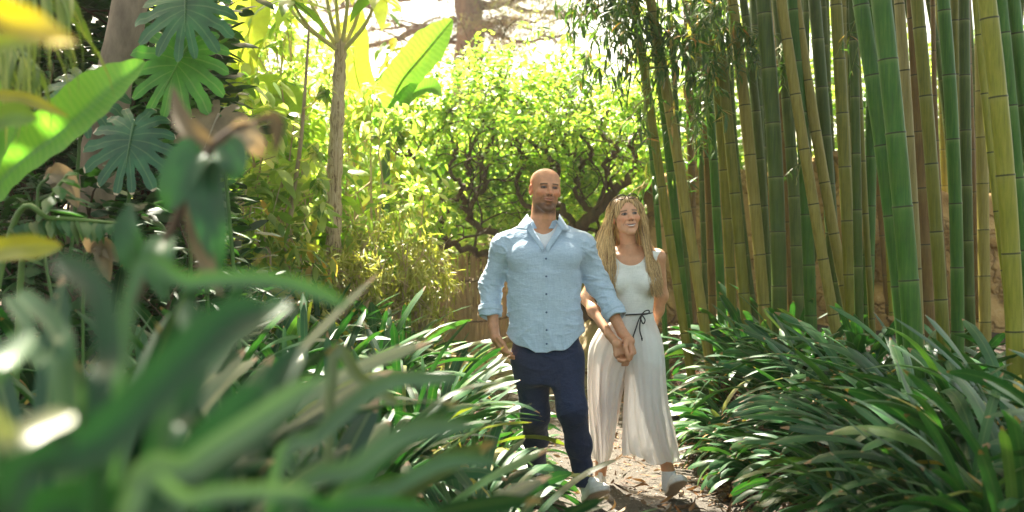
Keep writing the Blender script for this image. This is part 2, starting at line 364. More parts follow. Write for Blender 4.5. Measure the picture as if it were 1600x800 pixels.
C = [  # (py, px) points, width px, spacing px, kind, first ring py, (optional Y)
 ([(0, 1540), (200, 1563), (400, 1581), (520, 1586)], 28, 122, 'yellow', 30),
 ([(0, 1562), (200, 1583), (400, 1600)], 18, 113, 'green', 52),
 ([(0, 1581), (200, 1604), (400, 1622)], 21, 112, 'green', 53),
 ([(0, 1471), (200, 1486), (400, 1496), (520, 1497)], 20, 100, 'green', 118),
 ([(0, 1505), (200, 1507), (400, 1514), (520, 1516)], 17, 86, 'dark', 118),
 ([(0, 1490), (150, 1492), (400, 1497)], 13, 84, 'olive', 33),
 ([(0, 1433), (200, 1450), (400, 1467), (520, 1473)], 20, 106, 'olive', 150),
 ([(0, 1402), (100, 1411), (200, 1418), (400, 1431)], 16, 103, 'pale', 111),
 ([(0, 1378), (200, 1398), (400, 1418), (520, 1425)], 31, 115, 'green', 93),
 ([(0, 1346), (100, 1362), (200, 1376), (300, 1388), (520, 1412)], 25, 110, 'green', 117),
 ([(0, 1424), (200, 1436), (400, 1446), (520, 1452)], 20, 88, 'brown', 118),
 ([(100, 1361), (200, 1360), (400, 1358), (520, 1355)], 18, 77, 'green', 245),
 ([(0, 1330), (200, 1336), (400, 1341)], 14, 88, 'dark', 152),
 ([(0, 1338), (200, 1346), (400, 1356)], 10, 82, 'olive', 170),
 ([(50, 1529), (200, 1534), (400, 1536), (520, 1541)], 18, 72, 'tan', 215),
 ([(0, 1457), (200, 1462), (400, 1474)], 8, 70, 'brown', 80),
 ([(300, 1383), (520, 1396)], 9, 64, 'yellow', 440),
 ([(250, 1370), (350, 1378), (520, 1390)], 10, 62, 'brown', 430),
 ([(200, 1518), (520, 1530)], 8, 66, 'brown', 300),
 ([(0, 1527), (200, 1545), (350, 1561)], 12, 92, 'yellow', 54),
 ([(0, 1222), (200, 1252), (400, 1285), (500, 1303)], 17, 86, 'tan', 61),
 ([(0, 1245), (200, 1276), (400, 1308), (500, 1330)], 16.5, 80, 'tan', 45),
 ([(0, 1238), (200, 1252), (350, 1262), (500, 1267)], 19, 79, 'green', 335),
 ([(0, 1305), (200, 1316), (400, 1327), (500, 1330)], 19, 84, 'olive', 93),
 ([(0, 1274), (200, 1289), (400, 1302)], 20, 76, 'dark', 60),
 ([(0, 1193), (200, 1209), (400, 1216), (480, 1218)], 24, 85, 'dark', 277),
 ([(100, 1226), (200, 1235), (400, 1244), (480, 1247)], 18, 77, 'teal', 230),
 ([(200, 1224), (300, 1229), (480, 1236)], 11, 70, 'brown', 347),
 ([(0, 1146), (200, 1168), (400, 1187), (500, 1195)], 18.5, 78, 'tan', 86),
 ([(0, 1160), (200, 1183), (400, 1198)], 14, 74, 'teal', 100),
 ([(0, 1118), (200, 1139), (400, 1157), (500, 1166)], 17, 78, 'olive', 224),
 ([(0, 1107), (200, 1126), (400, 1140), (500, 1145)], 15.5, 76, 'olive', 266),
 ([(150, 1108), (250, 1113), (400, 1125), (500, 1128)], 14, 73, 'green', 250),
 ([(200, 1103), (300, 1107), (470, 1113)], 12, 72, 'brown', 318),
 ([(0, 1017), (200, 1052), (300, 1068), (400, 1083), (470, 1095)], 16.5, 78, 'tan', 175),
 ([(0, 992), (100, 1005), (200, 1020), (300, 1037), (450, 1058)], 14, 76, 'olive', 140),
 ([(100, 1028), (300, 1051), (460, 1068)], 13.5, 74, 'green', 120),
 ([(100, 1003), (200, 1012), (300, 1025), (480, 1037)], 8.5, 70, 'green', 110),
 ([(200, 1058), (450, 1075)], 9, 68, 'dark', 130),
 ([(0, 1073), (200, 1079), (400, 1082)], 12, 66, 'brown', 60),
 ([(0, 1090), (300, 1098), (450, 1103)], 11, 64, 'dark', 90),
 ([(0, 1176), (250, 1190), (480, 1199)], 12, 63, 'dark', 40),
 ([(0, 1206), (250, 1214), (480, 1228)], 11, 62, 'olive', 40),
 ([(0, 1258), (250, 1262), (480, 1276)], 12, 60, 'dark', 20),
 ([(0, 1286), (250, 1300), (480, 1311)], 11, 60, 'dark', 70),
 ([(0, 1318), (250, 1326), (480, 1349)], 12, 62, 'olive', 10),
 ([(0, 1352), (250, 1369), (480, 1372)], 12, 60, 'dark', 80),
 ([(0, 1392), (250, 1404), (480, 1428)], 11, 60, 'dark', 50),
 ([(0, 1416), (250, 1452), (480, 1462)], 11, 61, 'dark', 35),
 ([(0, 1448), (250, 1484), (480, 1490)], 12, 60, 'dark', 65),
 ([(0, 1483), (250, 1500), (480, 1507)], 10, 60, 'dark', 15),
 ([(0, 1514), (250, 1522), (480, 1554)], 11, 60, 'brown', 25),
 ([(0, 1596), (250, 1575), (480, 1566)], 12, 60, 'dark', 25),
 ([(0, 1136), (250, 1150), (480, 1178)], 10, 62, 'dark', 25),
]
_r = np.random.default_rng(8)
C += [([(0, x), (480, x+_r.uniform(-6, 34))], _r.uniform(8.5, 12.5), _r.uniform(55, 61), ('dark', 'olive', 'dark', 'teal')[i % 4], _r.uniform(0, 60)) for i, x in enumerate(np.linspace(1095, 1590, 19)+_r.normal(0, 7, 19))]
culms = []
for k, (pts, wpx, sp, kind, ring) in enumerate(C):
    Y = 640.0/sp+.05*math.sin(k*7.3)
    o, org, at, R, nodes = add_culm(pts, Y, wpx, sp, kind, ring)
    px = np.interp(300, [p[0] for p in pts], [p[1] for p in pts])
    culms.append(dict(o=o, org=org, at=at, R=R, Y=Y, px=px, kind=kind, w=wpx, nodes=nodes))
lean = lambda c: 'leaning' if abs(c['at'](3.)[0]-c['at'](1.)[0])/2 > .11 else 'upright'
order = sorted(culms, key=lambda c: c['px'])
bykind = {}
for c in order: bykind.setdefault((c['kind'], c['w'] >= 14.5), []).append(c)
for (kd, big), L in bykind.items():
    for i, c in enumerate(L):
        size = ('thick' if c['w'] > 22 else 'stout') if big else 'slim'
        grp = 'stout' if big else 'slim'
        s = f"{lean(c)} {CNAME[kd]} bamboo culm"
        s += (f", {ORD[i]} of the {grp} {CNAME[kd]} ones counted from the woman" if len(L) > 1 else f", the only {grp} {CNAME[kd]} one in the grove")
        tag(c['o'], s, 'bamboo', 'bamboo culms of the grove'); del c['o']['_kind']
# leafy branches seen in the photograph: (culm index, start py, end px, end py, end depth offset, leaves)
for k, (ci, spy, ex, ey, dy, n, ls) in enumerate([
  (35, -60, 850, 15, .5, 60, .12), (35, -30, 890, 60, -.3, 60, .12), (35, -10, 915, 110, .2, 70, .13), (35, 20, 930, 165, -.2, 70, .13), (34, -30, 870, 40, .3, 60, .12),
  (34, 0, 955, 60, -.4, 70, .13), (35, 40, 960, 40, -.5, 70, .13), (34, 30, 985, 120, -.4, 60, .13), (35, 60, 1060, 60, -.3, 70, .13), (34, 60, 1050, 190, -.4, 60, .13),
  (34, 90, 1000, 205, -.5, 56, .12), (36, 100, 1005, 290, .1, 36, .12), (34, 40, 1090, 110, -.4, 70, .12), (30, 40, 1085, 60, -.5, 70, .12), (30, 70, 1100, 150, -.5, 70, .12),
  (31, 90, 1085, 190, -.4, 64, .12), (31, 20, 1140, 90, -.6, 60, .12), (28, 30, 1180, 85, -.4, 60, .11), (28, 60, 1195, 120, -.4, 56, .11), (30, 10, 1110, 20, -.6, 60, .12),
  (26, 60, 1215, 150, -.4, 34, .10), (32, 160, 1060, 250, -.2, 34, .11), (36, 160, 1075, 280, .2, 30, .11), (41, 0, 1040, 20, -.6, 60, .12), (40, 0, 1000, 20, -1.0, 60, .13),
  (44, 60, 1275, 110, .1, 24, .09), (24, 130, 1290, 180, .2, 18, .08), (12, 40, 1352, 60, -.2, 16, .08), (22, 260, 1245, 290, -.1, 10, .07),
  (35, -90, 820, -20, .9, 60, .12), (35, -80, 900, -10, .3, 60, .12), (34, -70, 940, -10, .2, 60, .13), (35, 10, 905, 30, .1, 60, .12), (35, -20, 850, 45, 1.0, 50, .11)]):
    c = culms[ci]; z = CAMZ+(400-spy)/FPX*c['Y']; st = c['at'](z)
    en = P(ex, ey, c['Y']+dy); spray(c['o'], c['org'], st, en, int(n*1.5)+14, .22 if k < 12 or k > 28 else .08, ls, seed=k)
# crowns high above, over the picture's top edge
rg = np.random.default_rng(5)
for k, c in enumerate(culms):
    if c['w'] < 10.5: continue
    n = 70; a = Acc()
    for z in (4.6, 5.5, 6.4, 7.3, 8.1):
        p = c['at'](z); ang = rg.random()*2*PI; r = rg.uniform(.4, .95)
        e = p+np.array([math.cos(ang)*r, math.sin(ang)*r, -.15]); sl = spline([p, (p+e)/2+[0, 0, .2], e], 7)
        V, F = tube(sl, np.linspace(.007, .002, 7), 4); a.add(V, F, rnd=.9, tt=.2)
        m = 30; B = sl[rg.integers(1, 7, m)]+rg.normal(0, .17, (m, 3))
        V, F, A, _ = leaves(B, rg.random(m)*2*PI, rg.normal(-.5, .5, m), .6, rg.uniform(.15, .28, m), rg.uniform(.028, .045, m), nseg=3, prof='lance', rnd=rg.random(m)); a.add(V, F, **A)
    a.build('leafy_crown', M_BLEAF, c['o'], c['org'])
# cracked ochre rock wall behind the grove
def rock_wall():
    m, nt, bs = mat('ochre_rubble_wall')
    n1 = noise(nt, 3, 7, .65); v = nt.nodes.new('ShaderNodeTexVoronoi'); v.inputs['Scale'].default_value = 4.5; v.feature = 'DISTANCE_TO_EDGE'
    tc = nt.nodes.new('ShaderNodeTexCoord'); nz = noise(nt, 2.5, 4, .6, out='Color'); ad = nt.nodes.new('ShaderNodeMix'); ad.data_type = 'RGBA'; ad.inputs[0].default_value = .3
    nt.links.new(tc.outputs['Object'], ad.inputs[6]); nt.links.new(nz, ad.inputs[7]); nt.links.new(ad.outputs[2], v.inputs['Vector'])
    c = ramp(nt, n1, [(.3, (.26, .15, .055)), (.55, (.46, .29, .11)), (.75, (.55, .38, .17))])
    c = mix(nt, ramp(nt, v.outputs[0], [(.0, (.6, .6, .6)), (.022, (0, 0, 0))]), c, (.16, .09, .035))
    nt.links.new(c, bs.inputs['Base Color']); bs.inputs['Roughness'].default_value = .95
    bump(nt, mth(nt, 'ADD', n1, mth(nt, 'MULTIPLY', ramp(nt, v.outputs[0], [(0, (0, 0, 0)), (.08, (1, 1, 1))]), .4)), 1, .08, bs)
    n = 120; k = 34; V = []; u = np.linspace(0, 1, n); v2 = np.linspace(0, 1, k)
    X = 1.35+u*7.5; Yc = 10.6-.9*u+.25*np.sin(u*14)
    top = 2.05+.25*np.sin(u*9)+.12*np.sin(u*31)
    U, W = np.meshgrid(u, v2, indexing='ij'); Z = .1+W*(top[:, None]-.1)
    Yv = Yc[:, None]+.25*W+.05*np.sin(U*90+W*7)*np.sin(W*19+U*13)+.04*np.sin(U*210)*np.sin(W*37)
    Xv = X[:, None]+.04*np.sin(W*23+U*60)
    fr = np.stack([Xv, Yv, Z], -1); bk = fr[:, ::-1].copy(); bk[..., 1] = Yc[:, None]+1.1
    g = np.concatenate([fr, bk], 1); kk = 2*k; i, j = np.meshgrid(np.arange(n-1), np.arange(kk), indexing='ij')
    F = np.stack([i*kk+j, i*kk+(j+1) % kk, (i+1)*kk+(j+1) % kk, (i+1)*kk+j], -1).reshape(-1, 4)
    tag(mk('rock_wall', g, F, m), 'cracked ochre earth and rubble wall behind the bamboo', 'wall')
rock_wall()
# ================================================================ STRAP-LEAVED BEDS
M_CLIVIA = leafmat('strap_leaf', [(0, (.012, .055, .018)), (.4, (.022, .092, .028)), (.8, (.042, .13, .038)), (.93, (.08, .16, .04)), (.955, (.30, .27, .05)), (.97, (.42, .27, .05)), (1, (.33, .15, .05))], trans=.22, tcol=(1.3, 1.7, .5), rough=.40, tip=(.22, .13, .06), midrib=.12, mott=.35, spec=.3)
rgc = np.random.default_rng(21)
def clump(x, y, n, L, W, az0=None, azs=PI, el=(.75, 1.45), dr=(.7, 2.0), zoff=0, name='strap_leaf_plant', seg=11):
    z = float(ground(x, y))
    a = Acc(); n = int(n)
    az = rgc.random(n)*2*PI if az0 is None else rgc.normal(az0, azs, n)
    e = rgc.uniform(*el, n); d = rgc.uniform(*dr, n); l = L*rgc.uniform(.65, 1.15, n)
    b = np.stack([x+.035*np.cos(az), y+.035*np.sin(az), np.full(n, z-.03+zoff)], -1)
    V, F, A, _ = leaves(b, az, e, d, l, W*rgc.uniform(.75, 1.2, n), nseg=seg, prof='strap', fold=rgc.uniform(.1, .35, n), roll=rgc.normal(0, .45, n), curl=1.35, rnd=rgc.random(n)*.958)
    a.add(V, F, **A)
    m = rgc.poisson(.9)
    if m:
        V, F, A, _ = leaves(np.repeat([[x, y, z]], m, 0), rgc.random(m)*2*PI, rgc.uniform(.4, 1.2, m), rgc.uniform(1.8, 2.8, m), L*rgc.uniform(.6, 1, m), W*.7, nseg=seg, prof='blade', fold=.5, roll=rgc.normal(0, .8, m), rnd=rgc.uniform(.955, 1, m)); a.add(V, F, **A)
    o = a.build(name, M_CLIVIA, None, (x, y, z), ); o.location = (x, y, z); return o
# bamboo-side bed, rows run along the path
rows = []
for r, off in enumerate((.80, 1.04, 1.32, 1.68, 2.1)):
    row = []; y = 3.45+.17*(r % 2)
    while y < (9.0 if r < 3 else 7.2):
        x = float(pathc(y))+off+rgc.normal(0, .05)+(.12 if r == 0 and y < 6.3 else 0)
        if x < .47*y+.5:
            if r == 0: o = clump(x, y, 21, .70 if y < 5 else .48, .045, az0=PI, azs=1.0, el=(.45, 1.3), dr=(1.0, 2.2))
            else: o = clump(x, y, 17, .74 if r < 3 else .64, .050, az0=PI if r < 3 else None, azs=1.5, el=(.6, 1.45), dr=(.6, 1.9))
            row.append((o, x, y))
        y += .25+.06*r+rgc.normal(0, .03)
    rows.append(row)
RN = ['path-edge row', 'second row from the path', 'third row from the path', 'fourth row from the path', 'row at the bamboo feet']
for r, row in enumerate(rows):
    for i, (o, x, y) in enumerate(row):
        tag(o, f"strap-leaved clump in the bamboo-side bed, {RN[r]}, {ORD[i]} from the front", 'plant', 'strap-leaved clumps of the bamboo-side bed')
# extra upright leaves seen against the culms at the edge of the picture
for i, (px, Y, L) in enumerate([(1400, 3.9, .62), (1455, 3.7, .60), (1500, 3.8, .62), (1545, 3.55, .62), (1330, 4.6, .56), (1590, 3.4, .6)]):
    x = (px-800)/FPX*Y
    o = clump(x, Y, 9, L, .038, az0=PI, azs=1.3, el=(1.05, 1.5), dr=(.3, 1.4), zoff=.1)
    tag(o, f"upright blunt-tipped clump before the culms, {ORD[[1,2,3,4,0,5][i]]} of six counted from the woman", 'plant', 'upright clumps against the culms')
# camera-side bed
rows = []
for r, off in enumerate((-.64, -.78, -1.12, -1.5, -1.95, -2.45, -3.0)):
    row = []; y = (3.5 if r == 0 else 2.5)+.2*(r % 2)+.25*r
    while y < (5.3 if r == 0 else 8.6 if r < 5 else 7.5):
        x = float(pathc(y))+off+rgc.normal(0, .05)
        if x > -.46*y-.35 and not (r == 0 and y > 4.6):
            if r < 2 and 3.9 < y < 5.6: o = clump(x-.06, y, 19, .74 if y < 4.8 else .58, .042, az0=1.7, azs=1.3, el=(.8, 1.4), dr=(.7, 1.9))
            elif r < 2: o = clump(x, y, 19, .62 if y < 4.7 else .48, .038, az0=0, azs=1.1, el=(.5, 1.25), dr=(1.0, 2.1))
            else: o = clump(x, y, 18, .70, .043, el=(.7, 1.45), dr=(.5, 1.7))
            row.append((o, x, y))
        y += .34+.05*r+rgc.normal(0, .03)
    rows.append(row)
for r, row in enumerate(rows):
    nm = ['short front row on the path edge', 'second row from the path', 'third row from the path', 'fourth row from the path', 'fifth row from the path', 'sixth row from the path', 'jungle-side row'][r]
    for i, (o, x, y) in enumerate(row):
        tag(o, f"strap-leaved clump in the man-side bed, {nm}, {ORD[i]} one", 'plant', 'strap-leaved clumps of the bed beside the man')
# big out-of-focus plants right before the lens
M_NEAR = leafmat('near_strap_leaf', [(0, (.008, .040, .015)), (.5, (.014, .064, .024)), (.86, (.03, .095, .036)), (.95, (.10, .14, .07)), (1, (.35, .26, .18))], trans=.16, tcol=(1.2, 1.6, .5), rough=.42, tip=(.30, .2, .12), midrib=.2, mott=.3, spec=.45)
def near_clump(px, Y, n, L, W, az0, azs, el, dr, label, topz=None, seed=0):
    rg = np.random.default_rng(seed); x = (px-800)/FPX*Y; z = float(ground(x, Y)); a = Acc()
    az = rg.normal(az0, azs, n)
    l = L*rg.uniform(.7, 1.1, n)
    V, F, A, _ = leaves(np.stack([x+.04*np.cos(az), Y+.04*np.sin(az), np.full(n, z-.03)], -1), az, rg.uniform(*el, n), rg.uniform(*dr, n), l, W*rg.uniform(.8, 1.2, n), nseg=14, nac=5, prof='strap', fold=.2, roll=rg.normal(0, .5, n), curl=1.4, rnd=rg.random(n))
    a.add(V, F, **A); o = a.build('strap_leaf_plant', M_NEAR, None, (x, Y, z)); o.location = (x, Y, z)
    tag(o, label, 'plant', 'blurred clumps close to the lens'); return o
near_clump(-90, .95, 12, .62, .062, .9, .9, (.8, 1.35), (.5, 1.5), 'blurred dark strap-leaved clump filling the lower corner under the yellow-edged leaf', seed=1)
near_clump(90, .9, 11, .58, .060, .8, .9, (.8, 1.3), (.5, 1.5), 'blurred strap-leaved clump below the green drooping stalk, leaves arching both ways', seed=2)
near_clump(200, 1.15, 13, .66, .056, .7, .9, (.8, 1.3), (.6, 1.6), 'blurred clump with a pale sunlit blade rising under the dried brown leaves', seed=3)
near_clump(330, .85, 10, .54, .05, .5, .6, (.6, 1.1), (.6, 1.4), 'blurred low clump at the bottom edge with blades swept towards the path', seed=4)
near_clump(20, 1.6, 18, .82, .056, .8, 1.4, (1.0, 1.5), (.4, 1.4), 'tall blurred clump between the corner clump and the fern fronds', seed=14)
near_clump(230, 1.9, 18, .80, .050, .6, 1.3, (1.0, 1.5), (.5, 1.5), 'tall blurred clump under the curled brown leaves of the drooping stalk', seed=15)
near_clump(430, 1.45, 14, .58, .044, .4, .8, (.6, 1.1), (.6, 1.6), 'blurred clump at the lower middle whose pale blades lean over the path side', seed=16)
near_clump(560, 1.7, 19, 0.70, 0.047, .2, .7, (.6, 1.25), (.7, 1.6), 'soft-focus clump in the lower middle, long blades reaching towards the man', seed=5)
near_clump(640, 2.2, 18, 0.70, 0.045, .2, .8, (.5, 1.2), (.8, 1.8), 'soft-focus clump directly below the man and left of his trouser leg', seed=6)
near_clump(120, 2.1, 20, 1.00, 0.056, .6, 1.4, (1.0, 1.5), (.4, 1.4), 'tall soft-focus clump standing before the fern fronds', seed=7)
near_clump(400, 2.3, 20, 0.90, 0.052, .3, 1.2, (1.0, 1.5), (.4, 1.5), 'tall soft-focus clump below the bare peeling trunk', seed=8)
near_clump(640, 3.0, 20, 0.76, 0.045, .3, 1.2, (.7, 1.45), (.6, 1.6), 'mid-distance clump with upright tips beside the reed fence', seed=9)
near_clump(700, 3.6, 18, 0.65, 0.045, .2, 1.1, (.6, 1.3), (.6, 1.7), 'mid-distance clump whose blades cross the front of the man\'s trousers', seed=10)
# ================================================================ SHADY PLANTING BESIDE THE BED
rj = np.random.default_rng(33)
M_BARK = barkmat('grey_brown_bark', (.13, .095, .065), (.34, .26, .18), 9, .35)
M_DKBARK = barkmat('dark_branch_bark', (.035, .022, .014), (.12, .075, .045), 16, .3)
M_PINEBARK = barkmat('pine_bark', (.06, .03, .02), (.19, .10, .065), 5, .3, bd=.03)
M_CANOPY = leafmat('overhead_canopy_leaf', [(0, (.03, .09, .02)), (1, (.08, .17, .04))], trans=.3, tcol=(1.4, 1.7, .5), rough=.45)
def stemline(pts, n=16): return spline(pts, n)
def org_of(p): return np.array([p[0], p[1], float(ground(p[0], p[1]))])
# leaning trunk with the overhead canopy that shades the couple
def shade_tree():
    b = P(125, 470, 5.4); b[2] = ground(b[0], b[1])
    line = np.array([b, P(132, 400, 5.4), P(150, 290, 5.4), P(172, 160, 5.4), P(205, 0, 5.4), P(250, -160, 5.5), P(330, -420, 5.6), P(420, -800, 5.8)])
    o = empty('tree', b); org = b; a = Acc()
    L = spline(line, 40); L += .006*np.sin(np.arange(40)[:, None]*[1.3, .8, .2]); V, F = tube(L, np.linspace(.098, .07, 40), 16); a.add(V, F); a.build('trunk', M_BARK, o, org)
    top = L[-1]; cr = Acc(); br = Acc()
    for k in range(30):
        az = rj.random()*2*PI; R = rj.uniform(1.0, 4.3); c = np.array([-.1, 7.4, 6.6])+[math.cos(az)*R*1.15, math.sin(az)*R*.72, rj.uniform(-.5, .9)]
        ln = spline([L[-6], (L[-1]+c)/2+[0, 0, .5], c], 9); V, F = tube(ln, np.linspace(.05, .012, 9), 6); br.add(V, F)
        m = 175; B = ln[rj.integers(4, 9, m)]+rj.normal(0, 1, (m, 3))*[.55, .45, .25]
        V, F, A, _ = leaves(B, rj.random(m)*2*PI, rj.normal(-.2, .5, m), .4, rj.uniform(.14, .26, m), rj.uniform(.07, .13, m), nseg=3, prof='ovate', rnd=rj.random(m)); cr.add(V, F, **A)
    br.build('limb', M_BARK, o, org); cr.build('crown', M_CANOPY, o, org)
    tag(o, 'leaning smooth grey-brown trunk behind the split leaves, its crown overhead', 'tree')
shade_tree()

def added_shade_tree():  # added tree: crown out of view, keeps sun flecks off the dark corner
    b = np.array([-3.75, 8.9, 0.]); b[2] = ground(b[0], b[1]); o = empty('tree', b); L = spline(np.array([b, b+[.05, 0, 2], b+[.2, -.1, 4], b+[.3, -.1, 5.4]]), 20); V, F = tube(L, np.linspace(.16, .09, 20), 12); Acc().add(V, F).build('trunk', M_DKBARK, o, b)
    cr = Acc(); br = Acc()
    for k in range(16):
        az = rj.random()*2*PI; R = rj.uniform(.5, 2.1); c = np.array([-3.5, 8.5, 5.9])+[math.cos(az)*R, math.sin(az)*R*.8, rj.uniform(-.7, .9)]
        ln = spline([L[13], (L[-1]+c)/2+[0, 0, .3], c], 9); V, F = tube(ln, np.linspace(.04, .01, 9), 6); br.add(V, F); m = 170; B = ln[rj.integers(4, 9, m)]+rj.normal(0, 1, (m, 3))*[.45, .4, .3]
        V, F, A, _ = leaves(B, rj.random(m)*2*PI, rj.normal(-.2, .5, m), .4, rj.uniform(.16, .28, m), rj.uniform(.08, .14, m), nseg=3, prof='ovate', rnd=rj.random(m)); cr.add(V, F, **A)
    br.build('limb', M_DKBARK, o, b); cr.build('crown', M_CANOPY, o, b); tag(o, 'added dark-trunked tree behind the evergreens, its unseen crown shading the corner', 'tree')
added_shade_tree()
# split-leaf philodendron blades
M_MON = leafmat('split_leaf_dark', [(0, (.02, .095, .03)), (1, (.035, .13, .035))], trans=.18, tcol=(1.2, 1.7, .6), rough=.36, mott=.6, spec=.5, midrib=.15)
M_MONB = leafmat('split_leaf_bright', [(0, (.05, .19, .03)), (1, (.09, .26, .035))], trans=.45, tcol=(1.5, 1.9, .5), rough=.36, mott=.5, midrib=.2)
M_TAN = leafmat('dried_leaf', [(0, (.085, .070, .035)), (.5, (.19, .15, .09)), (1, (.36, .31, .23))], trans=.25, tcol=(1.2, 1, .7), rough=.7, mott=.5)
M_YEL = leafmat('yellow_leaf', [(0, (.42, .36, .03)), (1, (.60, .48, .05))], trans=.5, tcol=(1.4, 1.3, .4), rough=.4)
M_STALK = leafmat('green_stalk', [(0, (.05, .13, .03)), (1, (.12, .22, .05))], trans=0, rough=.4)
def split_leaf(c, size, right, up, mater, fingers=17, name='blade', parent=None, org=None, stalk=None, tipbrown=True, seed=0):
    """a heart-shaped blade cut into drooping fingers; right and up span its plane"""
    rg = np.random.default_rng(seed); right = nrm(np.array(right, float)); up = nrm(np.array(up, float)); up = nrm(up-right*np.dot(up, right)); nor = np.cross(right, up)
    V = []; Fq = []; tt = []; ss = []; n0 = 0
    nf = 7; segs = 9
    for sgn in (-1, 1):
        for i in range(nf):
            f = i/(nf-1); ang = math.radians(-76+142*f**.9); y0 = (-.26+.44*f)*size
            L = size*(.44+.30*math.sin(PI*(.10+.80*f)))*(1+.06*rg.normal()); sp = .50*size/nf; dth = math.radians(142/nf)
            dx, dy = math.cos(ang), math.sin(ang)
            for k in range(segs+1):
                t = k/segs; r = t*L; full = .5*(sp*max(abs(dx), .35)+r*dth)*1.14
                w0 = full*1.12 if t < .5 else full*(1.12-.40*min(1, (t-.5)/.12))
                if t > .8: w0 *= max(.12, 1-((t-.8)/.2)**2)**.5
                cx = (dx*r)*sgn; cy = y0+dy*r-.10*size*t*t*(1-f); sag = -.20*size*t**2*(1+.25*rg.normal()*.4)
                for q in (-1, 0, 1):
                    qx = cx-dy*w0*q*sgn; qy = cy+dx*w0*q
                    V.append(c+right*qx+up*qy+nor*(sag*.55+.010*size*abs(q)*(t > .3)-.03*size*abs(qx)/size)+np.array([0, 0, sag*.45])); tt.append(t); ss.append(q*1.0)
            for k in range(segs):
                for q in range(2):
                    a0 = n0+k*3+q; Fq.append([a0, a0+1, a0+4, a0+3])
            n0 += (segs+1)*3
    a = Acc(); V = np.array(V); tt = np.array(tt); rnd = np.full(len(V), rg.random())
    a.add(V, np.array(Fq), tt=tt, rnd=rnd, ss=np.array(ss))
    # midrib
    ml = spline([c+up*size*.25+nor*.006, c+nor*.012, c-up*size*.55+nor*.004], 8); Vm, Fm = tube(ml, np.linspace(.006, .002, 8), 5); a.add(Vm, Fm, rnd=1.0)
    return a.build(name, mater, parent, org)
M_MONT = leafmat('split_leaf_browned_tips', [(0, (.018, .085, .035)), (1, (.03, .11, .04))], trans=.18, tcol=(1.2, 1.7, .6), rough=.36, mott=.6, spec=.5, midrib=.15, tip=(.5, .38, .27))
def split_plant(base, items, label):
    o = empty('split_leaf_plant', base); org = np.array(base)
    for k, (px, py, Y, size, ri, upv, m) in enumerate(items):
        c = P(px, py, Y); split_leaf(c, size, ri, upv, m, parent=o, org=org, seed=k+5)
        a = Acc(); up = nrm(np.array(upv, float)); ln = spline([org+[0, 0, .1], (org+c)/2+[0, .05, .12], c+up*size*.25], 12); V, F = tube(ln, np.linspace(.012, .007, 12), 6); a.add(V, F, rnd=.3); a.build('stalk', M_STALK, o, org)
    tag(o, label, 'plant', 'split-leaf plants on the leaning trunk')
split_plant(org_of(P(170, 400, 5.0)), [(205, 215, 4.7, .27, (1, .1, -.05), (.1, .45, .85), M_MONT)], 'dark split leaf with pale browned finger tips hanging before the trunk')
split_plant(org_of(P(90, 400, 5.1)), [(128, 138, 5.0, .29, (1, .15, .1), (-.15, .6, .8), M_MON)], 'dull green split leaf behind the large folded banana leaf')
split_plant(org_of(P(300, 420, 5.2)), [(283, 92, 4.9, .30, (.9, .1, -.4), (.35, .3, .85), M_MONB)], 'bright backlit split leaf hanging beside the trunk top')
split_plant(org_of(P(330, 420, 5.3)), [(290, 5, 4.8, .30, (1, .1, .1), (.1, .5, .8), M_MON)], 'dark glossy split leaf cut off by the top edge of the photo')
split_plant(org_of(P(380, 430, 5.2)), [(335, 195, 4.9, .22, (.9, .1, -.3), (.3, .4, .8), M_TAN)], 'withered greyish split leaf behind the blurred brown stalk')

# the large banana leaf and its neighbours
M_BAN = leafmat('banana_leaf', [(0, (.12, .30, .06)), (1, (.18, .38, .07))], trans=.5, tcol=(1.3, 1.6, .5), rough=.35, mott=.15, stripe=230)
def blade_leaf(name, pts, W, mater, label, cat='leaf', fold=.3, n=36, nac=9, tatter=0, rnd=.5, parent=None, lift=(0, 0, 1), org=None, edge=None, prof=None):
    L = spline(pts, n+1); T = nrm(np.gradient(L, axis=0)); s = np.linspace(0, 1, n+1)
    view = np.array([0, -1.0, .25]); S = nrm(np.cross(T, nrm(view)))
    No = nrm(np.cross(S, T)); w = W*(np.clip(s/.16, .08, 1)**.55*np.clip((1-s)/.28, .02, 1)**.6 if prof is None else prof(s))
    x = np.linspace(-1, 1, nac); a = Acc()
    jag = 1+tatter*(RNG.random((n+1, nac))-.5)*np.abs(x)[None]
    V = L[:, None]+S[:, None]*(x[None]*w[:, None]*.5*jag)[..., None]+No[:, None]*(np.abs(x)[None]**1.2*w[:, None]*fold)[..., None]
    V[..., 2] += (.02*W*np.sin(s*(60 if n > 30 else 14))[:, None]*np.abs(x)[None])
    i, j = np.meshgrid(np.arange(n), np.arange(nac-1), indexing='ij'); F = np.stack([i*nac+j, i*nac+j+1, (i+1)*nac+j+1, (i+1)*nac+j], -1).reshape(-1, 4)
    a.add(V, F, tt=np.repeat(s, nac), ss=np.tile(x, n+1), rnd=rnd)
    Vr, Fr = tube(L-No*.004, np.linspace(.008, .002, n+1)*(W/.25)**.5, 6); a.add(Vr, Fr, rnd=min(1, rnd+.3))
    org = L[0] if org is None else org
    o = a.build(name, mater, parent, org)
    if parent is None: o.location = org; tag(o, label, cat)
    return o
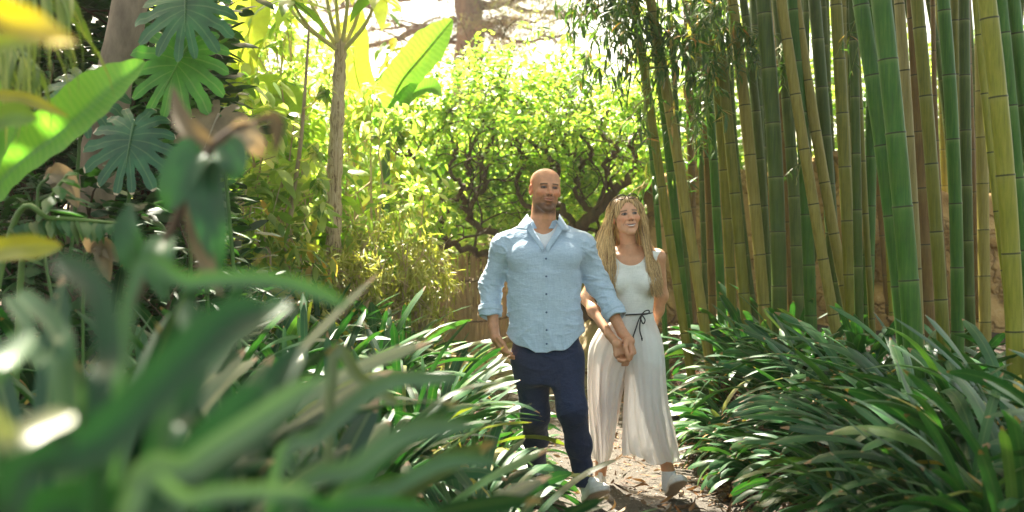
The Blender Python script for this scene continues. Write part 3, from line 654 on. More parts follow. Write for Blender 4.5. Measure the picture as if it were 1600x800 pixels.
def banana_plant(base, leafs, label, group=None, stem=None, mstem=None):
    o = empty('banana_plant', base); org = np.array(base)
    a = Acc(); sp = spline([org, org+[0, 0, .35*(stem or 1)], org+[.02, 0, (stem or 1)]], 10); V, F = tube(sp, np.linspace(.07, .04, 10), 10); a.add(V, F, rnd=.2); a.build('stem', mstem or M_STALK, o, org)
    for k, (pts, W, m, fold, rn) in enumerate(leafs):
        blade_leaf('leaf_blade', pts, W, m, None, fold=fold, rnd=rn, parent=o, org=org)
    tag(o, label, 'banana plant', group); return o
banana_plant(org_of(P(-90, 500, 3.6)), [([P(-40, 330, 3.55), P(20, 262, 3.5), P(95, 205, 3.45), P(160, 148, 3.45), P(226, 96, 3.5)], .155, M_BAN, .28, .6),
   ([P(-60, 380, 3.4), P(-20, 250, 3.3), P(5, 180, 3.25), P(-10, 120, 3.2)], .16, M_BAN, .3, .3)], 'banana plant with one huge bright folded leaf reaching up across the split leaves')
M_YG = leafmat('yellow_edged_leaf', [(0, (.12, .24, .04)), (.6, (.24, .29, .03)), (1, (.36, .28, .02))], trans=.3, tcol=(1.3, 1.4, .4), rough=.4)
def small_leaf_plant(base, items, m, label, cat='plant'):
    o = empty('broad_leaf_plant', base); org = np.array(base)
    for pts, W, fold, rn in items:
        a = Acc(); ln = spline([org, (org+pts[0])/2+[0, 0, .05], pts[0]], 8); V, F = tube(ln, np.linspace(.008, .004, 8), 5); a.add(V, F, rnd=rn); a.build('stalk', M_STALK, o, org)
        blade_leaf('leaf_blade', pts, W, m, None, fold=fold, rnd=rn, parent=o, org=org, n=18, nac=5)
    tag(o, label, cat); return o
small_leaf_plant(org_of(P(-120, 500, 1.9)), [([P(-60, 392, 1.9), P(0, 392, 1.88), P(45, 388, 1.86), P(96, 385, 1.88)], .042, .25, .75)], M_YG, 'single yellow-edged leaf poking in low from the picture border')
small_leaf_plant(org_of(P(-150, 500, 1.3)), [([P(-60, -20, 1.1), P(0, 25, 1.12), P(60, 48, 1.15), P(118, 66, 1.2)], .036, .2, 1.), ([P(-30, 82, 1.7), P(0, 72, 1.7), P(40, 62, 1.7), P(80, 44, 1.7)], .028, .2, .5)], M_YG, 'blurred yellow leaf tips entering at the top corner')
small_leaf_plant(org_of(P(-120, 500, 2.3)), [([P(-40, 148, 2.3), P(0, 150, 2.3), P(50, 158, 2.3), P(106, 182, 2.3)], .026, .2, .8), ([P(-40, 210, 2.2), P(0, 190, 2.2), P(30, 183, 2.2), P(58, 188, 2.2)], .05, .3, .1)], M_YG, 'narrow bright leaf lying across the base of the banana leaf')
# feathery palm frond at the top corner
def frond(base, pts, nl, ll, mt, label, droop=1.2, name='palm', cat='palm', w=.02, el=-.9, both=True, seed=3, prof='blade'):
    rg = np.random.default_rng(seed); o = empty(name, base); org = np.array(base); a = Acc()
    full = spline([org]+[np.array(p) for p in pts], 26) if label else spline(pts, 26)
    V, F = tube(full, np.linspace(.014, .004, 26), 6); Acc().add(V, F, rnd=.8).build('rachis', M_STALK, o, org)
    L = spline(pts, nl); T = nrm(np.gradient(L, axis=0)); az = np.arctan2(T[:, 1], T[:, 0])
    for sg in (-1, 1):
        V, F, A, _ = leaves(L, az+sg*rg.uniform(.8, 1.15, nl), el+rg.normal(0, .15, nl), droop*rg.uniform(.6, 1, nl), ll*rg.uniform(.7, 1.1, nl)*np.sin(np.linspace(.5, 2.9, nl)), w, nseg=7, prof=prof, fold=.3, roll=rg.normal(0, .3, nl), rnd=rg.random(nl)); a.add(V, F, **A)
    a.build('frond', mt, o, org); tag(o, label, cat); return o
M_PALM = leafmat('palm_leaflet', [(0, (.10, .17, .04)), (.5, (.18, .25, .06)), (1, (.42, .42, .16))], trans=.4, rough=.4, mott=.2)
frond(org_of(P(-260, 500, 2.9)), [P(-120, 30, 2.9), P(-40, -40, 2.85), P(40, -50, 2.8), P(110, -8, 2.8)], 34, .42, M_PALM, 'feathery palm whose thin yellowish leaflets hang in the top corner', el=-.8, w=.013)
frond(org_of(P(-260, 520, 3.2)), [P(-160, 120, 3.2), P(-60, 60, 3.1), P(10, 60, 3.1), P(60, 110, 3.05)], 26, .34, M_PALM, 'second feathery palm, its leaflets hanging lower behind the banana leaf', el=-.9, w=.013, seed=8)
M_FERN = leafmat('fern_leaflet', [(0, (.035, .12, .04)), (.6, (.06, .17, .05)), (1, (.20, .24, .10))], trans=.3, rough=.45, mott=.3, tip=(.35, .26, .15))
frond(org_of(P(20, 470, 3.9)), [P(35, 400, 3.9), P(55, 355, 3.85), P(85, 300, 3.8), P(110, 268, 3.8)], 9, .16, M_FERN, 'small palm-like fern with pale ribbed leaflets and a browned tip', name='fern', cat='fern', w=.045, el=-.1, droop=.8, prof='lance')
frond(org_of(P(-60, 480, 3.7)), [P(20, 352, 3.75), P(80, 342, 3.75), P(140, 345, 3.75), P(200, 350, 3.7)], 26, .10, M_FERN, 'arching fern frond with short crimped leaflets below the trunk', name='fern', cat='fern', w=.03, el=-.7, droop=.9, seed=11, prof='lance')
# dried leaf scraps: parts of one withered plant
def dried_stuff():
    base = org_of(P(130, 470, 4.0)); o = empty('withered_plant', base)
    for pts, W in ([([P(78, 272, 4.0), P(100, 276, 4), P(112, 292, 4), P(122, 325, 4)], .07), ([P(70, 275, 4.05), P(92, 282, 4.05), P(98, 300, 4.05)], .06), ([P(140, 395, 3.9), P(152, 380, 3.9), P(165, 400, 3.9), P(172, 440, 3.9)], .06), ([P(150, 400, 3.9), P(165, 385, 3.9), P(185, 410, 3.9)], .05)]):
        blade_leaf('dried_leaf', pts, W, M_TAN, None, fold=.5, rnd=RNG.random(), parent=o, org=base, n=14, nac=5)
    a = Acc(); ln = spline([base, P(60, 340, 4), P(78, 272, 4)], 10); V, F = tube(ln, .006, 5); a.add(V, F, rnd=.3); a.build('stalk', M_STALK, o, base)
    a = Acc(); ln = spline([base, P(130, 430, 3.95), P(140, 395, 3.9)], 10); V, F = tube(ln, .006, 5); a.add(V, F, rnd=.3); a.build('stalk', M_STALK, o, base)
    tag(o, 'withered plant with crumpled tan leaves hanging by the fern', 'plant')
dried_stuff()
# blurred stalk with drooping leaves, close to the lens
def near_stalk():
    base = org_of(P(60, 900, 1.9)); o = empty('drooping_leaf_stalk', base); a = Acc()
    line = spline([base, P(150, 600, 1.8), P(222, 450, 1.7), P(275, 345, 1.7), P(318, 250, 1.7), P(360, 205, 1.7), P(420, 186, 1.7)], 24)
    V, F = tube(line, np.linspace(.010, .004, 24), 7); a.add(V, F, rnd=.2); a.build('stem', M_DKBARK, o, base)
    mg = leafmat('near_drooping_leaf', [(0, (.018, .075, .03)), (.6, (.035, .11, .045)), (1, (.36, .22, .14))], trans=.2, rough=.45, mott=.6, spec=.4)
    for pts, W, m, rn in [([P(318, 240, 1.7), P(300, 250, 1.68), P(275, 300, 1.66), P(262, 330, 1.66)], .060, mg, .3), ([P(330, 250, 1.7), P(325, 300, 1.66), P(335, 360, 1.64), P(345, 425, 1.64)], .056, mg, .2),
        ([P(350, 225, 1.7), P(362, 240, 1.69), P(368, 262, 1.68), P(366, 285, 1.68)], .050, mg, .45), ([P(300, 300, 1.7), P(308, 360, 1.66), P(330, 430, 1.63), P(346, 462, 1.62)], .030, M_TAN, .4),
        ([P(330, 225, 1.7), P(300, 205, 1.7), P(282, 180, 1.72), P(270, 135, 1.75)], .030, M_TAN, .2), ([P(400, 190, 1.7), P(428, 186, 1.7), P(434, 210, 1.7), P(430, 240, 1.7)], .022, M_TAN, .1),
        ([P(360, 205, 1.7), P(385, 205, 1.7), P(400, 225, 1.7), P(408, 245, 1.72)], .034, M_TAN, .8), ([P(235, 430, 1.7), P(212, 400, 1.68), P(200, 360, 1.68), P(203, 318, 1.7)], .046, mg, .4),
        ([P(262, 370, 1.7), P(250, 400, 1.66), P(252, 430, 1.66), P(258, 470, 1.66)], .05, mg, .6)]:
        blade_leaf('leaf_blade', pts, W, m, None, fold=.3, rnd=rn, parent=o, org=base, n=18, nac=5, prof=lambda s: np.sin(PI*np.clip(s, .04, .97)**.8)**.7)
    tag(o, 'blurred stalk with drooping green and curled brown leaves before the lens', 'plant')
near_stalk()
def near_blades(base, items, label):
    o = empty('strap_leaf_plant', base); org = np.array(base)
    for pts, Y, wpx, m, rn in items:
        q = [P(x, y, Y+.03*i) for i, (x, y) in enumerate(pts)]
        f = q[0]; g0 = base[2]; q = ([np.array([f[0]+(f[0]-q[1][0])*.55, f[1]+.01, g0]), (f*1.0+np.array([(f[0]-q[1][0])*.30, 0, -(f[2]-g0)*.45]))] if f[2] > g0+.15 else [])+q
        blade_leaf('leaf_blade', q, .78*wpx/FPX*Y, m, None, fold=.18, rnd=rn, parent=o, org=org, n=22, nac=5, prof=lambda s: np.minimum(.5+.9*s, 1)*np.where(s > .86, np.sqrt(np.clip(1-((s-.86)/.14)**2, .02, 1)), 1))
    tag(o, label, 'plant', 'blurred clumps close to the lens')
M_NP = leafmat('near_leaf_painted_sheen', [(0, (.035, .11, .036)), (.6, (.09, .17, .075)), (1, (.30, .24, .15))], trans=.12, rough=.48, mott=.3, spec=.5)  # paler greyish green, sky sheen put into the leaf colour
M_ND = leafmat('deep_green_near_leaf', [(0, (.005, .034, .009)), (1, (.012, .064, .015))], trans=.16, rough=.5, mott=.3, spec=.4)
near_blades(org_of(P(60, 900, .9)), [([(150, 700), (172, 560), (150, 450), (85, 402)], .9, 62, M_ND, .1), ([(0, 820), (160, 690), (330, 520), (420, 480)], .85, 95, M_ND, .4), ([(-60, 720), (20, 690), (70, 665), (112, 648)], .8, 55, M_NP, .8),
   ([(90, 620), (60, 560), (40, 500), (8, 462)], 1.3, 30, M_NP, .5), ([(110, 600), (95, 520), (60, 480), (28, 458)], 1.35, 40, M_NP, .3), ([(-20, 640), (0, 590), (20, 560), (48, 520)], 1.0, 60, M_NP, .2), ([(40, 860), (200, 800), (330, 700), (420, 600)], .95, 110, M_ND, .7)], 'nearest dark arching blades with one cream tip, almost lost in blur at the photo corner')
near_blades(org_of(P(330, 900, .95)), [([(200, 820), (300, 730), (400, 660), (512, 588)], .95, 58, M_NP, .55), ([(260, 640), (330, 560), (400, 500), (450, 470)], 1.05, 46, M_NP, .1), ([(200, 480), (300, 442), (440, 440), (545, 478)], 1.15, 36, M_NP, .2),
   ([(200, 830), (300, 782), (390, 768), (490, 770)], .85, 34, M_NP, .6), ([(240, 760), (290, 640), (310, 540), (290, 470)], 1.1, 62, M_ND, .8), ([(330, 800), (400, 690), (430, 600), (470, 540)], 1.1, 60, M_ND, .3), ([(520, 570), (560, 590), (590, 610), (622, 632)], 1.9, 26, M_NP, .7)], 'pale blurred blades, sky sheen in their colour, sweeping up over the lower middle')
near_blades(org_of(P(560, 950, 1.2)), [([(440, 830), (560, 730), (640, 675), (740, 665)], 1.2, 44, M_NP, .3), ([(500, 840), (620, 760), (700, 720), (780, 722)], 1.35, 32, M_NP, .1), ([(430, 760), (500, 680), (600, 600), (720, 590)], 1.45, 36, M_NP, .4), ([(420, 840), (520, 800), (600, 790), (690, 800)], 1.1, 36, M_ND, .9)], 'pale blurred blades reaching low towards the man\'s shoes')
# leafy filler shrubs of the shade
def shrub(name, x, y, z0, rad, n, ls, lw, m, label, group=None, cat='shrub', el=(-.3, .6), prof='ovate', nseg=4, droop=.6, stems=7, seed=0, shell=.35, mstem=None, gap=.0, fold=.2):
    rg = np.random.default_rng(seed+100); g = float(ground(x, y)); o = empty(name, (x, y, g)); org = np.array([x, y, g]); r = np.array(rad, float)
    c = np.array([x, y, g+z0]); a = Acc(); tips = []
    for k in range(stems):
        d = rg.normal(0, 1, 3); d /= np.linalg.norm(d); d[2] = abs(d[2])*1.2-.25; e = c+d*r*rg.uniform(.65, 1)
        ln = spline([org+rg.normal(0, .03, 3)*[1, 1, 0], (org+e)/2+rg.normal(0, .08, 3), e], 9); ln[1:-1] += rg.normal(0, .012, (7, 3)); V, F = tube(ln, np.linspace(.016, .004, 9), 5); a.add(V, F); tips.append(e)
        for q in range(3):
            p = ln[rg.integers(3, 8)]; e2 = p+rg.normal(0, .35, 3)*r; l2 = spline([p, (p+e2)/2+[0, 0, .04], e2], 5); V, F = tube(l2, np.linspace(.007, .002, 5), 4); a.add(V, F); tips.append(e2)
    a.build('stem', mstem or M_DKBARK, o, org)
    tips = np.array(tips); nc = max(12, int(n/16))
    d = rg.normal(0, 1, (nc, 3)); d = nrm(d)*(rg.uniform(shell, 1, (nc, 1))**.6); cen = np.concatenate([c+d*r, tips]); sz = rg.uniform(.35, 1.2, len(cen))
    idx = rg.integers(0, len(cen), n); B = cen[idx]+nrm(rg.normal(0, 1, (n, 3)))*(rg.random((n, 1))**.6)*r.mean()*.30*sz[idx, None]
    B[:, 2] = np.maximum(B[:, 2], g+.02)
    V, F, A, _ = leaves(B, rg.random(n)*2*PI, rg.uniform(*el, n), droop*rg.uniform(.3, 1.3, n), ls*rg.uniform(.6, 1.25, n), lw*rg.uniform(.7, 1.2, n), nseg=nseg, prof=prof, fold=fold, roll=rg.normal(0, .6, n), rnd=np.clip(rg.normal(.5, .22, n)+.18*(sz[idx]-.8), 0, 1))
    Acc().add(V, F, **A).build('foliage', m, o, org)
    tag(o, label, cat, group); return o
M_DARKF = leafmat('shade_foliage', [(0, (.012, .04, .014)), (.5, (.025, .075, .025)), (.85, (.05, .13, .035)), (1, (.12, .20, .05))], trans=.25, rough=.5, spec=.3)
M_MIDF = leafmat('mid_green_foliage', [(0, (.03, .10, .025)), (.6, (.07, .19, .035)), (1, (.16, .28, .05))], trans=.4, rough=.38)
SH = [(-60, 200, 6.6, .75, 1.2, .17, 'ovate'), (60, 60, 6.9, .8, 1.0, .16, 'lance'), (60, 330, 6.2, .7, .9, .12, 'lance'), (170, 60, 6.9, .7, .9, .15, 'ovate'), (190, 330, 6.3, .6, .8, .14, 'ovate'),
      (262, 260, 6.6, .38, .9, .15, 'ovate'), (255, 80, 7.2, .42, .9, .16, 'ovate'), (290, 400, 6.0, .40, .5, .12, 'ovate'), (-40, 420, 5.2, .6, .5, .13, 'lance'), (110, 420, 5.0, .55, .45, .12, 'ovate'), (240, 440, 5.2, .55, .4, .11, 'lance')]
SL = ['behind the banana leaf', 'in the dark top corner behind the palm leaflets', 'behind the fern fronds', 'filling the gap above the split leaf', 'at the foot of the leaning trunk', 'below the bright split leaf',
      'behind the topmost split leaf', 'low beside the blurred brown stalk', 'in the low corner by the yellow-edged leaf', 'below the arching fern frond', 'between the trunk foot and the strap leaves']
for k, (px, py, Y, rx, rz, ls, pr) in enumerate(SH):
    c = P(px, py, Y); g = float(ground(c[0], Y))
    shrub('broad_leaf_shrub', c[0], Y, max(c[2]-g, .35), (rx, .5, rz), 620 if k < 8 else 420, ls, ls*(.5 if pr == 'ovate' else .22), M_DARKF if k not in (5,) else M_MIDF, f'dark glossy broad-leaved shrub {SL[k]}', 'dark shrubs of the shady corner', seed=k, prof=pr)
# tall closed hedge, mostly out of view, added to make that corner dark
for k, (x, y, h) in enumerate([(-3.0, 7.4, 2.3), (-3.6, 6.9, 2.4), (-4.4, 6.0, 2.3), (-3.0, 8.2, 2.6), (-5.2, 7.6, 2.6), (-3.3, 4.6, 1.6)]):
    shrub('evergreen_shrub', x, y, h*.75, (.8, .6, h*.72), 1600, .16, .085, M_DARKF, f"tall dark evergreen bush added to darken the shady corner, {ORD[k]} of six from the path", 'tall evergreens added to darken the shady corner', seed=60+k)
# ================================================================ SUNLIT GARDEN BEHIND
rb = np.random.default_rng(77)
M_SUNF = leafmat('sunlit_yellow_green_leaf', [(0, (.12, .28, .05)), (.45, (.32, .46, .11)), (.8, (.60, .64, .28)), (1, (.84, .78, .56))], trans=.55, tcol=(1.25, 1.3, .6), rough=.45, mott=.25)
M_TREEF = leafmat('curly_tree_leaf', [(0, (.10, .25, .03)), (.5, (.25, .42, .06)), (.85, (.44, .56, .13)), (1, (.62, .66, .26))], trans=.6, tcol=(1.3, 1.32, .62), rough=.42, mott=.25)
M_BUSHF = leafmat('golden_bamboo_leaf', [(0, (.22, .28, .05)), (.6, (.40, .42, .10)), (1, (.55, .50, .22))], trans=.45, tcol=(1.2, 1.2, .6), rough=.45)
M_BBROWN = leafmat('needle_mass', [(0, (.09, .07, .04)), (.5, (.16, .11, .07)), (1, (.12, .15, .06))], trans=.2, rough=.7)
# tree with contorted limbs
def curly_tree():
    base = P(935, 470, 12.0); base[2] = ground(base[0], 12.0); o = empty('contorted_tree', base)
    rg = np.random.default_rng(4); tr = Acc(); tips = []
    def limb(p, d, L, r, depth):
        n = max(5, int(L/.09)); pts = [p]; d = nrm(d); w = rg.normal(0, 1, 3)
        for i in range(n):
            w = nrm(w*.45+rg.normal(0, 1, 3)); d = nrm(d+w*.55+np.array([0, 0, .05])); pts.append(pts[-1]+d*L/n)
        pts = spline(np.array(pts), n*2); V, F = tube(pts, np.linspace(r, r*.55, len(pts)), 7 if r > .03 else 5); tr.add(V, F)
        tips.extend(pts[len(pts)//2:][::2].tolist() if depth > 1 else [])
        if depth < 3:
            for q in range(2 if depth < 1 else rg.integers(2, 4)):
                t = int(len(pts)*rg.uniform(.45, .98)); nd = nrm(d+rg.normal(0, .6, 3)+[0, 0, .25]); limb(pts[min(t, len(pts)-1)], nd, L*rg.uniform(.62, .85), r*.58, depth+1)
    mains = [([base, P(925, 400, 12), P(905, 365, 11.9), P(925, 335, 11.8), P(960, 300, 11.8), P(1000, 262, 11.9)], .12),
             ([base+[-.05, .1, 0], P(960, 400, 12.1), P(935, 372, 12.1), P(975, 340, 12.2), P(1020, 300, 12.3)], .10),
             ([base+[-.1, 0, 0], P(860, 410, 12), P(790, 402, 11.8), P(740, 392, 11.7), P(700, 382, 11.6), P(668, 400, 11.6)], .075),
             ([P(790, 402, 11.8), P(780, 370, 11.8), P(740, 350, 11.8), P(735, 320, 11.8), P(760, 290, 11.9), P(752, 250, 12)], .06),
             ([P(700, 382, 11.6), P(690, 350, 11.6), P(705, 322, 11.5), P(672, 300, 11.5), P(655, 262, 11.4), P(640, 232, 11.4)], .05),
             ([P(740, 350, 11.8), P(722, 312, 11.8), P(735, 285, 11.8), P(728, 255, 11.8), P(742, 215, 11.8)], .045),
             ([P(905, 365, 11.9), P(880, 330, 11.9), P(850, 300, 12), P(862, 262, 12), P(838, 225, 12)], .055),
             ([P(925, 335, 11.8), P(900, 300, 11.9), P(908, 262, 12), P(880, 222, 12), P(886, 190, 12)], .05),
             ([P(752, 250, 12), P(770, 215, 11.7), P(752, 180, 11.6), P(775, 150, 11.6), P(768, 118, 11.7)], .035), ([P(818, 250, 12), P(806, 210, 11.6), P(830, 180, 11.5), P(812, 150, 11.5)], .035),
             ([P(1000, 262, 11.9), P(985, 225, 11.6), P(1002, 195, 11.5), P(980, 160, 11.6)], .04), ([P(960, 300, 11.8), P(945, 262, 11.5), P(965, 235, 11.4), P(938, 200, 11.4), P(950, 170, 11.5)], .04),
             ([P(850, 300, 12), P(872, 262, 11.5), P(850, 235, 11.4), P(868, 205, 11.4), P(852, 172, 11.5)], .035), ([P(705, 322, 11.5), P(722, 290, 11.3), P(700, 262, 11.3), P(716, 232, 11.3), P(698, 205, 11.4)], .035),
             ([P(908, 262, 12), P(925, 235, 11.5), P(905, 205, 11.5), P(922, 178, 11.5)], .032),
             ([P(880, 330, 11.9), P(830, 325, 12), P(808, 290, 12.1), P(818, 250, 12), P(795, 215, 12)], .045)]
    for pts, r in mains:
        L = spline(np.array(pts), 30); L[1:] += rg.normal(0, .018, (29, 3)); r *= .72; V, F = tube(L, np.linspace(r, r*.5, 30), 9); tr.add(V, F)
        for q in range(3):
            t = rg.integers(14, 30); limb(L[t], nrm(L[min(t, 28)+1]-L[min(t, 28)-1]+rg.normal(0, .5, 3)+[0, 0, .4]), rg.uniform(.5, .8), min(r*.34, .02), 1)
    tr.build('trunk', M_DKBARK, o, base)
    # crown: clumps through a broad umbrella volume, gaps between
    n = 27000; nc = 760; u = rg.uniform(0, 1, nc); ang = rg.random(nc)*2*PI; R = u**.5
    cx = R*np.cos(ang)*1.75; cy = R*np.sin(ang)*1.5; hz = (1-R**2)*.9
    cen = np.stack([P(815, 0, 11.8)[0]+cx, 11.9+cy, 2.25+rg.uniform(-.45, 1, nc)*(.40+hz)], -1)
    tp = np.array(tips); tp = tp[tp[:, 2] > 1.9]+[0, .22, .05]; cen[:, 1] = np.where(cen[:, 2] < 2.55, np.maximum(cen[:, 1], 12.25+.25*rg.random(len(cen))), cen[:, 1]); cen = np.concatenate([cen, tp[rg.integers(0, len(tp), 170)]]); sz = rg.uniform(.4, 1.3, len(cen))
    idx = rg.integers(0, len(cen), n); B = cen[idx]+nrm(rg.normal(0, 1, (n, 3)))*(rg.random((n, 1))**.5)*.17*sz[idx, None]
    V, F, A, _ = leaves(B, rg.random(n)*2*PI, rg.normal(-.2, .5, n), .5, rg.uniform(.035, .085, n), rg.uniform(.026, .052, n), nseg=3, prof='ovate', roll=rg.normal(0, .5, n), rnd=rg.random(n))
    Acc().add(V, F, **A).build('crown', M_TREEF, o, base)
    tag(o, 'spreading tree with dark contorted limbs and bright green crown behind the couple', 'tree')
curly_tree()
# peeling pale trunk with a fan of leaf stalks
def pale_trunk():
    base = P(521, 520, 8.6); base[2] = ground(base[0], 8.6); o = empty('papaya_tree', base)
    m, nt, bs = mat('peeling_pale_bark'); tc = nt.nodes.new('ShaderNodeTexCoord'); mp = nt.nodes.new('ShaderNodeMapping'); mp.inputs['Scale'].default_value = (1, 1, .12)
    nt.links.new(tc.outputs['Object'], mp.inputs[0]); n1 = noise(nt, 34, 5, .7, mp.outputs[0], dist=1.5); n2 = noise(nt, 5, 3)
    c = mix(nt, .2, ramp(nt, n1, [(.40, (.13, .07, .03)), (.47, (.55, .40, .24)), (.7, (.80, .68, .50))]), ramp(nt, n2, [(.3, (.3, .2, .12)), (.7, (.6, .5, .35))]))
    nt.links.new(c, bs.inputs['Base Color']); bs.inputs['Roughness'].default_value = .8; bump(nt, n1, 1, .02, bs)
    L = spline([base, P(521, 410, 8.6), P(522, 300, 8.6), P(526, 200, 8.6), P(530, 120, 8.6), P(533, 62, 8.6)], 60); k = np.arange(60)
    V, F = tube(L, np.linspace(.068, .045, 60)*(1+.08*np.sin(k*1.9)+.06*np.sin(k*.7)), 14); Acc().add(V, F).build('trunk', m, o, base)
    for px, py, Y in [(455, 0, 8.3), (470, -60, 8.8), (505, -40, 8.4), (522, -80, 8.7), (545, -60, 8.4), (570, -30, 8.6), (590, -15, 8.3), (440, -20, 9)]:
        e = P(px, py, Y); ln = spline([L[-1]-[0, 0, .1], (L[-1]+e)/2+[(e[0]-L[-1][0])*.18, 0, -.05], e], 9); V, F = tube(ln, np.linspace(.02, .008, 9), 6); Acc().add(V, F, rnd=.9).build('leaf_stalk', M_SUNSTALK, o, base)
        a = Acc(); n = 9; V, F, A, _ = leaves(np.repeat(e[None], n, 0), np.linspace(0, 2*PI, n), rb.normal(-.1, .2, n), .9, rb.uniform(.25, .4, n), .12, nseg=6, prof='lance', rnd=rb.random(n)); a.add(V, F, **A); a.build('leaf_blade', M_SUNF, o, base)
    tag(o, 'slender tree with pale peeling trunk and a fan of leaf stalks at its top', 'tree')
M_SUNSTALK = leafmat('pale_leaf_stalk', [(0, (.3, .3, .1)), (1, (.5, .45, .2))], trans=0, rough=.5)
pale_trunk()
# bananas in the sun
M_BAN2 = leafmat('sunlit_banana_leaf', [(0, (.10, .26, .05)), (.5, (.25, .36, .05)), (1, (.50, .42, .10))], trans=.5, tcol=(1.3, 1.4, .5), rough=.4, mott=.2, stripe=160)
b0 = org_of(P(600, 500, 10.5))
banana_plant(b0, [([P(600, 190, 10.4), P(625, 130, 10.3), P(665, 80, 10.2), P(706, 30, 10.2)], .34, M_BAN2, .12, .1), ([P(590, 200, 10.5), P(560, 130, 10.5), P(552, 70, 10.5), P(562, 10, 10.5)], .30, M_BAN2, .2, .6),
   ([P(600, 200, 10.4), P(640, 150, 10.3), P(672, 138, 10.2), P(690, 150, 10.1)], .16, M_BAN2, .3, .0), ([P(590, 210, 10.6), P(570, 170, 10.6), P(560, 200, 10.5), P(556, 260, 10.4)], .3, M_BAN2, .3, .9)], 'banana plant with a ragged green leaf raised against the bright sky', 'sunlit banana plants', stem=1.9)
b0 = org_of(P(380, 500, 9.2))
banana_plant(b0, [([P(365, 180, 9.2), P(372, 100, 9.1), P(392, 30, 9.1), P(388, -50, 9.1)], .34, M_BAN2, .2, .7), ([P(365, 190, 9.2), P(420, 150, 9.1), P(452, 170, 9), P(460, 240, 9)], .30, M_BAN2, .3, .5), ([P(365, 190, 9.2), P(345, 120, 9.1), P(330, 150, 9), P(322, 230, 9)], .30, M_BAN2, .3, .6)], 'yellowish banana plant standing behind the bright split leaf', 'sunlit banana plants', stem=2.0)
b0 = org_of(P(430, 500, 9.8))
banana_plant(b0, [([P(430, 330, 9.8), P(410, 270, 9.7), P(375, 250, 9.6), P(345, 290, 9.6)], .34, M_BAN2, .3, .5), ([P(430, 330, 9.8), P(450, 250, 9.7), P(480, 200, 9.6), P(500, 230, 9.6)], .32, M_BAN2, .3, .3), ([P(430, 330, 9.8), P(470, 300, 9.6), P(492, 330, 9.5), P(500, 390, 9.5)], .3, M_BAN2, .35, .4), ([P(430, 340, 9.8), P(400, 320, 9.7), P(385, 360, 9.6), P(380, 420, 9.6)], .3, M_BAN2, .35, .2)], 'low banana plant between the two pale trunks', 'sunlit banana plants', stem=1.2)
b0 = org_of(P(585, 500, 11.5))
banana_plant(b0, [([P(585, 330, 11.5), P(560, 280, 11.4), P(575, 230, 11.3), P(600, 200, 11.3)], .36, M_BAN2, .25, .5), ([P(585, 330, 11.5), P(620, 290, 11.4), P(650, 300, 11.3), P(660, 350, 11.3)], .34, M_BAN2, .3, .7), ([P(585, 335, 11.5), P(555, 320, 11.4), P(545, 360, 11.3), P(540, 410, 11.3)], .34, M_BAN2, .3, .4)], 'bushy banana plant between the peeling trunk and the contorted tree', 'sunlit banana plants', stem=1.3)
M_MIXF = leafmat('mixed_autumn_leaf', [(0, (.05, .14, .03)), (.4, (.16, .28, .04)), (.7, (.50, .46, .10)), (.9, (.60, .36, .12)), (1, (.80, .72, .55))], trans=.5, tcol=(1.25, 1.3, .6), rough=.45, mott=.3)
# thin sunlit shrubs with whorls of drooping leaves
SB = [(400, 300, 8.2, .55, .9, 560), (450, 130, 9.4, .55, .8, 520), (470, 330, 8.9, .5, .75, 460), (590, 280, 9.4, .5, .85, 560), (560, 130, 11.5, .7, .8, 420), (500, 230, 10.6, .7, .9, 420),
      (640, 200, 12.8, .7, .8, 420), (640, 330, 10.6, .5, .6, 420), (350, 60, 9.8, .6, .9, 420), (420, 420, 7.6, .45, .4, 380), (340, 360, 7.8, .45, .6, 360), (560, 400, 9.2, .5, .4, 320)]
ST = ['beside the thin brown stem', 'under the white sky gap', 'behind the strap leaves by the peeling trunk', 'on the far side of the peeling trunk', 'high between the trunk and the raised banana leaf', 'directly behind the peeling trunk',
      'in front of the pine, above the contorted tree edge', 'next to the contorted tree\'s lowest limb', 'behind the yellowish banana plant', 'low in front of the banana leaves', 'behind the blurred brown stalk', 'at the peeling trunk\'s foot']
M_PSTEM = barkmat('pale_shrub_stem', (.30, .20, .12), (.55, .42, .28), 18, .3, bd=.004)
for k, (px, py, Y, rx, rz, n) in enumerate(SB):
    c = P(px, py, Y); g = float(ground(c[0], Y))
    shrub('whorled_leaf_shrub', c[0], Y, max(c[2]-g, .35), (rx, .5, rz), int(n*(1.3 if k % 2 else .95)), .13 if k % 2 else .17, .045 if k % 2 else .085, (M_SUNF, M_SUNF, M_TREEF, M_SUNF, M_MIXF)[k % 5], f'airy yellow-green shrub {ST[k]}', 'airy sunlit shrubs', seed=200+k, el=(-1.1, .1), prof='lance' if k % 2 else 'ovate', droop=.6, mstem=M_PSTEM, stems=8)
# dense golden bamboo bush
for k, (px, py, Y, rx, rz) in enumerate([(600, 410, 8.8, .5, .42), (655, 440, 9.0, .34, .3), (545, 440, 8.4, .35, .3)]):
    c = P(px, py, Y); g = float(ground(c[0], Y))
    shrub('golden_dwarf_bamboo', c[0], Y, max(c[2]-g, .3), (rx, .4, rz), 1300, .12, .016, M_BUSHF, ['fine-leaved golden bamboo bush with tangled stems', 'small golden bamboo bush next to the reed fence', 'golden bamboo bush touching the strap leaves'][k], 'golden bamboo bushes', seed=300+k, el=(-1.3, .3), prof='lance', stems=14, mstem=M_PSTEM)
